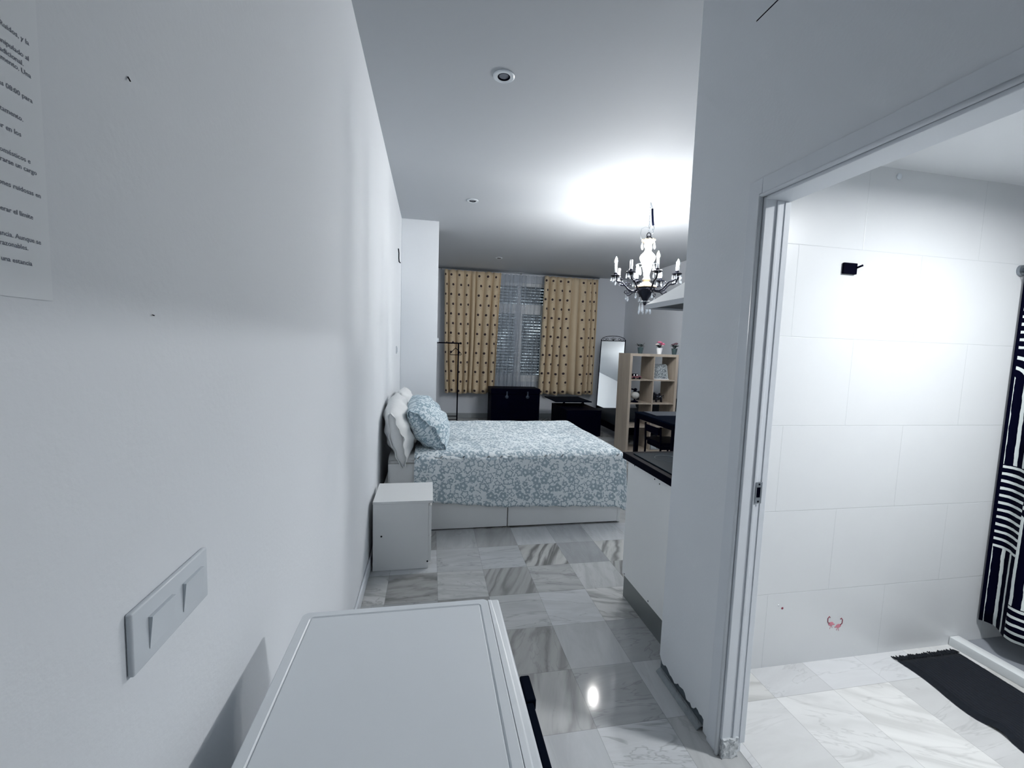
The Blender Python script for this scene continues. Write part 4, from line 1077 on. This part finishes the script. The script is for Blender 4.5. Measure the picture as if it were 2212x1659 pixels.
# ---------------------------------------------------------------- bathroom
TXX = 2.73
t = thing('shower_tray', 'white edged shower tray on the bathroom floor under the striped curtain', 'shower tray', (3.1, .8, 0))
b = box(TXX, TXX+.062, -.69, 1.6585, .0016, .048, .003); obj('threshold', b, 'ledge', t, 'a')
b = bm_()
def lipf(u, v):
    y = -.69+2.348*u; x = TXX+.063+.055*v + .012*v*math.sin(y*2.2+1) - .02*v*(1 if y > 1.6 else 0)
    return (x, y, .034-.022*v)
grid(b, 60, 3, lipf); solidify(obj('sealing_lip', b, 'ledge', t, True), .004, -1)
obj('basin', box(TXX+.0625, 3.598, -.69, 1.6585, .0016, .012), 'tray', t)
b = tube(bm_(), [(2.885, -.69, 1.965), (2.885, 1.65, 1.965)], .011, 12)
t = thing('shower_rail', 'chrome rail holding the striped shower curtain', 'curtain rail', (2.885, 1.659, 1.965))
obj('pole', b, 'steel', t, True)
b = lathe(bm_(), [(.001, 0), (.028, 0), (.026, .012), (.001, .014)], 0, 0, 18); rotbm(b, Matrix.Translation((2.885, 1.6595, 1.965)) @ Matrix.Rotation(PI/2, 4, 'X')); obj('wall_flange', b, 'steel', t, 'a')
def shower_curtain():
    Y1, Y0 = 1.648, .15; N = 170
    def fx(s):   # s: 0 at the wall, growing towards the camera
        a = .028*math.sin(s*30+.3)+.012*math.sin(s*13+1)
        return a
    arc = [0]
    for i in range(N):
        s0, s1 = (Y1-Y0)*i/N, (Y1-Y0)*(i+1)/N; arc.append(arc[-1]+math.hypot(s1-s0, fx(s1)-fx(s0)))
    def fn(u, v):
        s = (Y1-Y0)*u; z = 1.945-(1.945-.135)*v
        return (2.888+fx(s)*(.5+.6*v)-.010*v, Y1-s*(1-.0*v), z - .012*v*math.sin(s*5))
    def uvf(u, v): return (arc[int(round(u*N))], 1.9*(1-v)+.02)
    b = grid(bm_(), N, 24, fn, uvf)
    t = thing('shower_curtain', 'navy shower curtain with white brushed stripes at the right edge of the photo', 'shower curtain', (2.888, 1.0, 1.95))
    solidify(obj('cloth', b, 'shower', t, True), .002)
    for k in range(7):
        y = Y1-.03-.23*k
        b = tube(bm_(), [(2.885+.020*math.cos(q), y, 1.955+.026*math.sin(q)) for q in [2*PI*i/16 for i in range(16)]], .0028, 6, True); obj('curtain_ring', b, 'steel', t, True)
shower_curtain()
def bath_mat():
    random.seed(9)
    t = thing('bath_mat', 'dark teal ribbed bath mat on the pale floor by the shower', 'bath mat', (2.45, 1.2, 0))
    y1, y0 = 1.598, .60
    xl = lambda y: 2.318 - (1.6-y)*.10 + .008*math.sin(y*18) + (.02*math.exp(-((y-1.20)/.05)**2)); xr = lambda y: 2.705-(1.6-y)*.07
    def fn(u, v):
        y = y1+(y0-y1)*v; x = xl(y)+(xr(y)-xl(y))*u
        e = min(1, min(u, 1-u, v*2)*14)
        wr = .010*math.exp(-((y-1.22-.2*(u-.1))/.03)**2)*max(0, 1-u*2)
        return (x, y, .003+e*.014+.0035*abs(math.sin(u*70))*e+wr+random.uniform(0, .002))
    b = grid(bm_(), 110, 110, fn); obj('pile', b, 'mat', t, True)
    b = bm_()
    for k in range(60):
        u = (k+.5)/60; x = xl(y1)+(xr(y1)-xl(y1))*u
        tube(b, [(x, y1-.004, .010), (x+random.uniform(-.006, .006), y1+.012, .006), (x+random.uniform(-.01, .01), y1+.026+random.uniform(-.008, .006), .0035)], .0028, 5)
    o = obj('fringe', b, 'mat', t); o['kind'] = 'stuff'
bath_mat()
t = thing('wall_holder', 'black wall-mounted holder on the white tiled bathroom wall', 'holder', (1.86, 1.66, 1.905))
obj('plate', box(1.825, 1.898, 1.648, 1.6595, 1.882, 1.932, .003), 'black', t)
obj('pin', tube(bm_(), [(1.893, 1.650, 1.911), (1.912, 1.636, 1.922)], .0045, 8), 'black', t, True)
b = sphere(bm_(), (2.086, 1.657, 2.335), .014, 14, 8, (1, .4, 1)); tag(obj('round_wall_plug', b, 'plastic', None, True), 'small round white plug high on the bathroom wall', 'wall plug')
def sticker(name, label, polys, m2=None, group=None):
    t = thing(name, label, 'sticker', (polys[0][0][0][0], 1.66, polys[0][0][0][1]), group); return t
def strip(pts, r): return tube(bm_(), [(x, 1.6592, z) for x, z in pts], r, 6)
# two flamingo decals facing away from each other
def flamingo(cx, cz, s, label):
    t = thing('flamingo_sticker', label, 'sticker', (cx, 1.66, cz), 'flamingo stickers on the bathroom tiles')
    b = sphere(bm_(), (cx, 1.6592, cz), .013, 14, 8, (1.2, .05, .8)); sphere(b, (cx+s*.014, 1.6592, cz-.004), .007, 10, 6, (1.4, .06, .5)); obj('body', b, 'flam', t, True)
    k = -s
    b = strip([(cx+k*.010, cz+.004), (cx+k*.020, cz+.012), (cx+k*.021, cz+.030), (cx+k*.013, cz+.040), (cx+k*.008, cz+.034)], .0022); obj('neck', b, 'flamdark', t, True)
    b = strip([(cx+s*.004, cz-.010), (cx+s*.010, cz-.022)], .0010); strip_b = tube(b, [(cx, 1.6592, cz-.010), (cx-s*.004, 1.6592, cz-.026)], .0010, 5); obj('legs', b, 'flam', t, True)
flamingo(1.966, .190, 1, 'pink flamingo sticker, left of the pair low on the bathroom wall')
flamingo(2.012, .175, -1, 'pink flamingo sticker, right of the pair low on the bathroom wall')
b = lathe(bm_(), [(.0005, 0), (.007, 0), (.006, .001), (.0005, .001)], 0, 0, 5); rotbm(b, Matrix.Translation((1.677, 1.6598, .296)) @ Matrix.Rotation(PI/2, 4, 'X'))
tag(obj('wall_stain', b, 'flamdark'), 'small dark red spot on the tiles left of the flamingo stickers', 'stain')
b = lathe(bm_(), [(.0005, 0), (.005, 0), (.004, .001), (.0005, .001)], 0, 0, 5); rotbm(b, Matrix.Translation((1.655, 1.6598, .312)) @ Matrix.Rotation(PI/2, 4, 'X'))
tag(obj('wall_stain', b, 'hood'), 'tiny grey chip in the tiles just left of the red spot', 'stain')
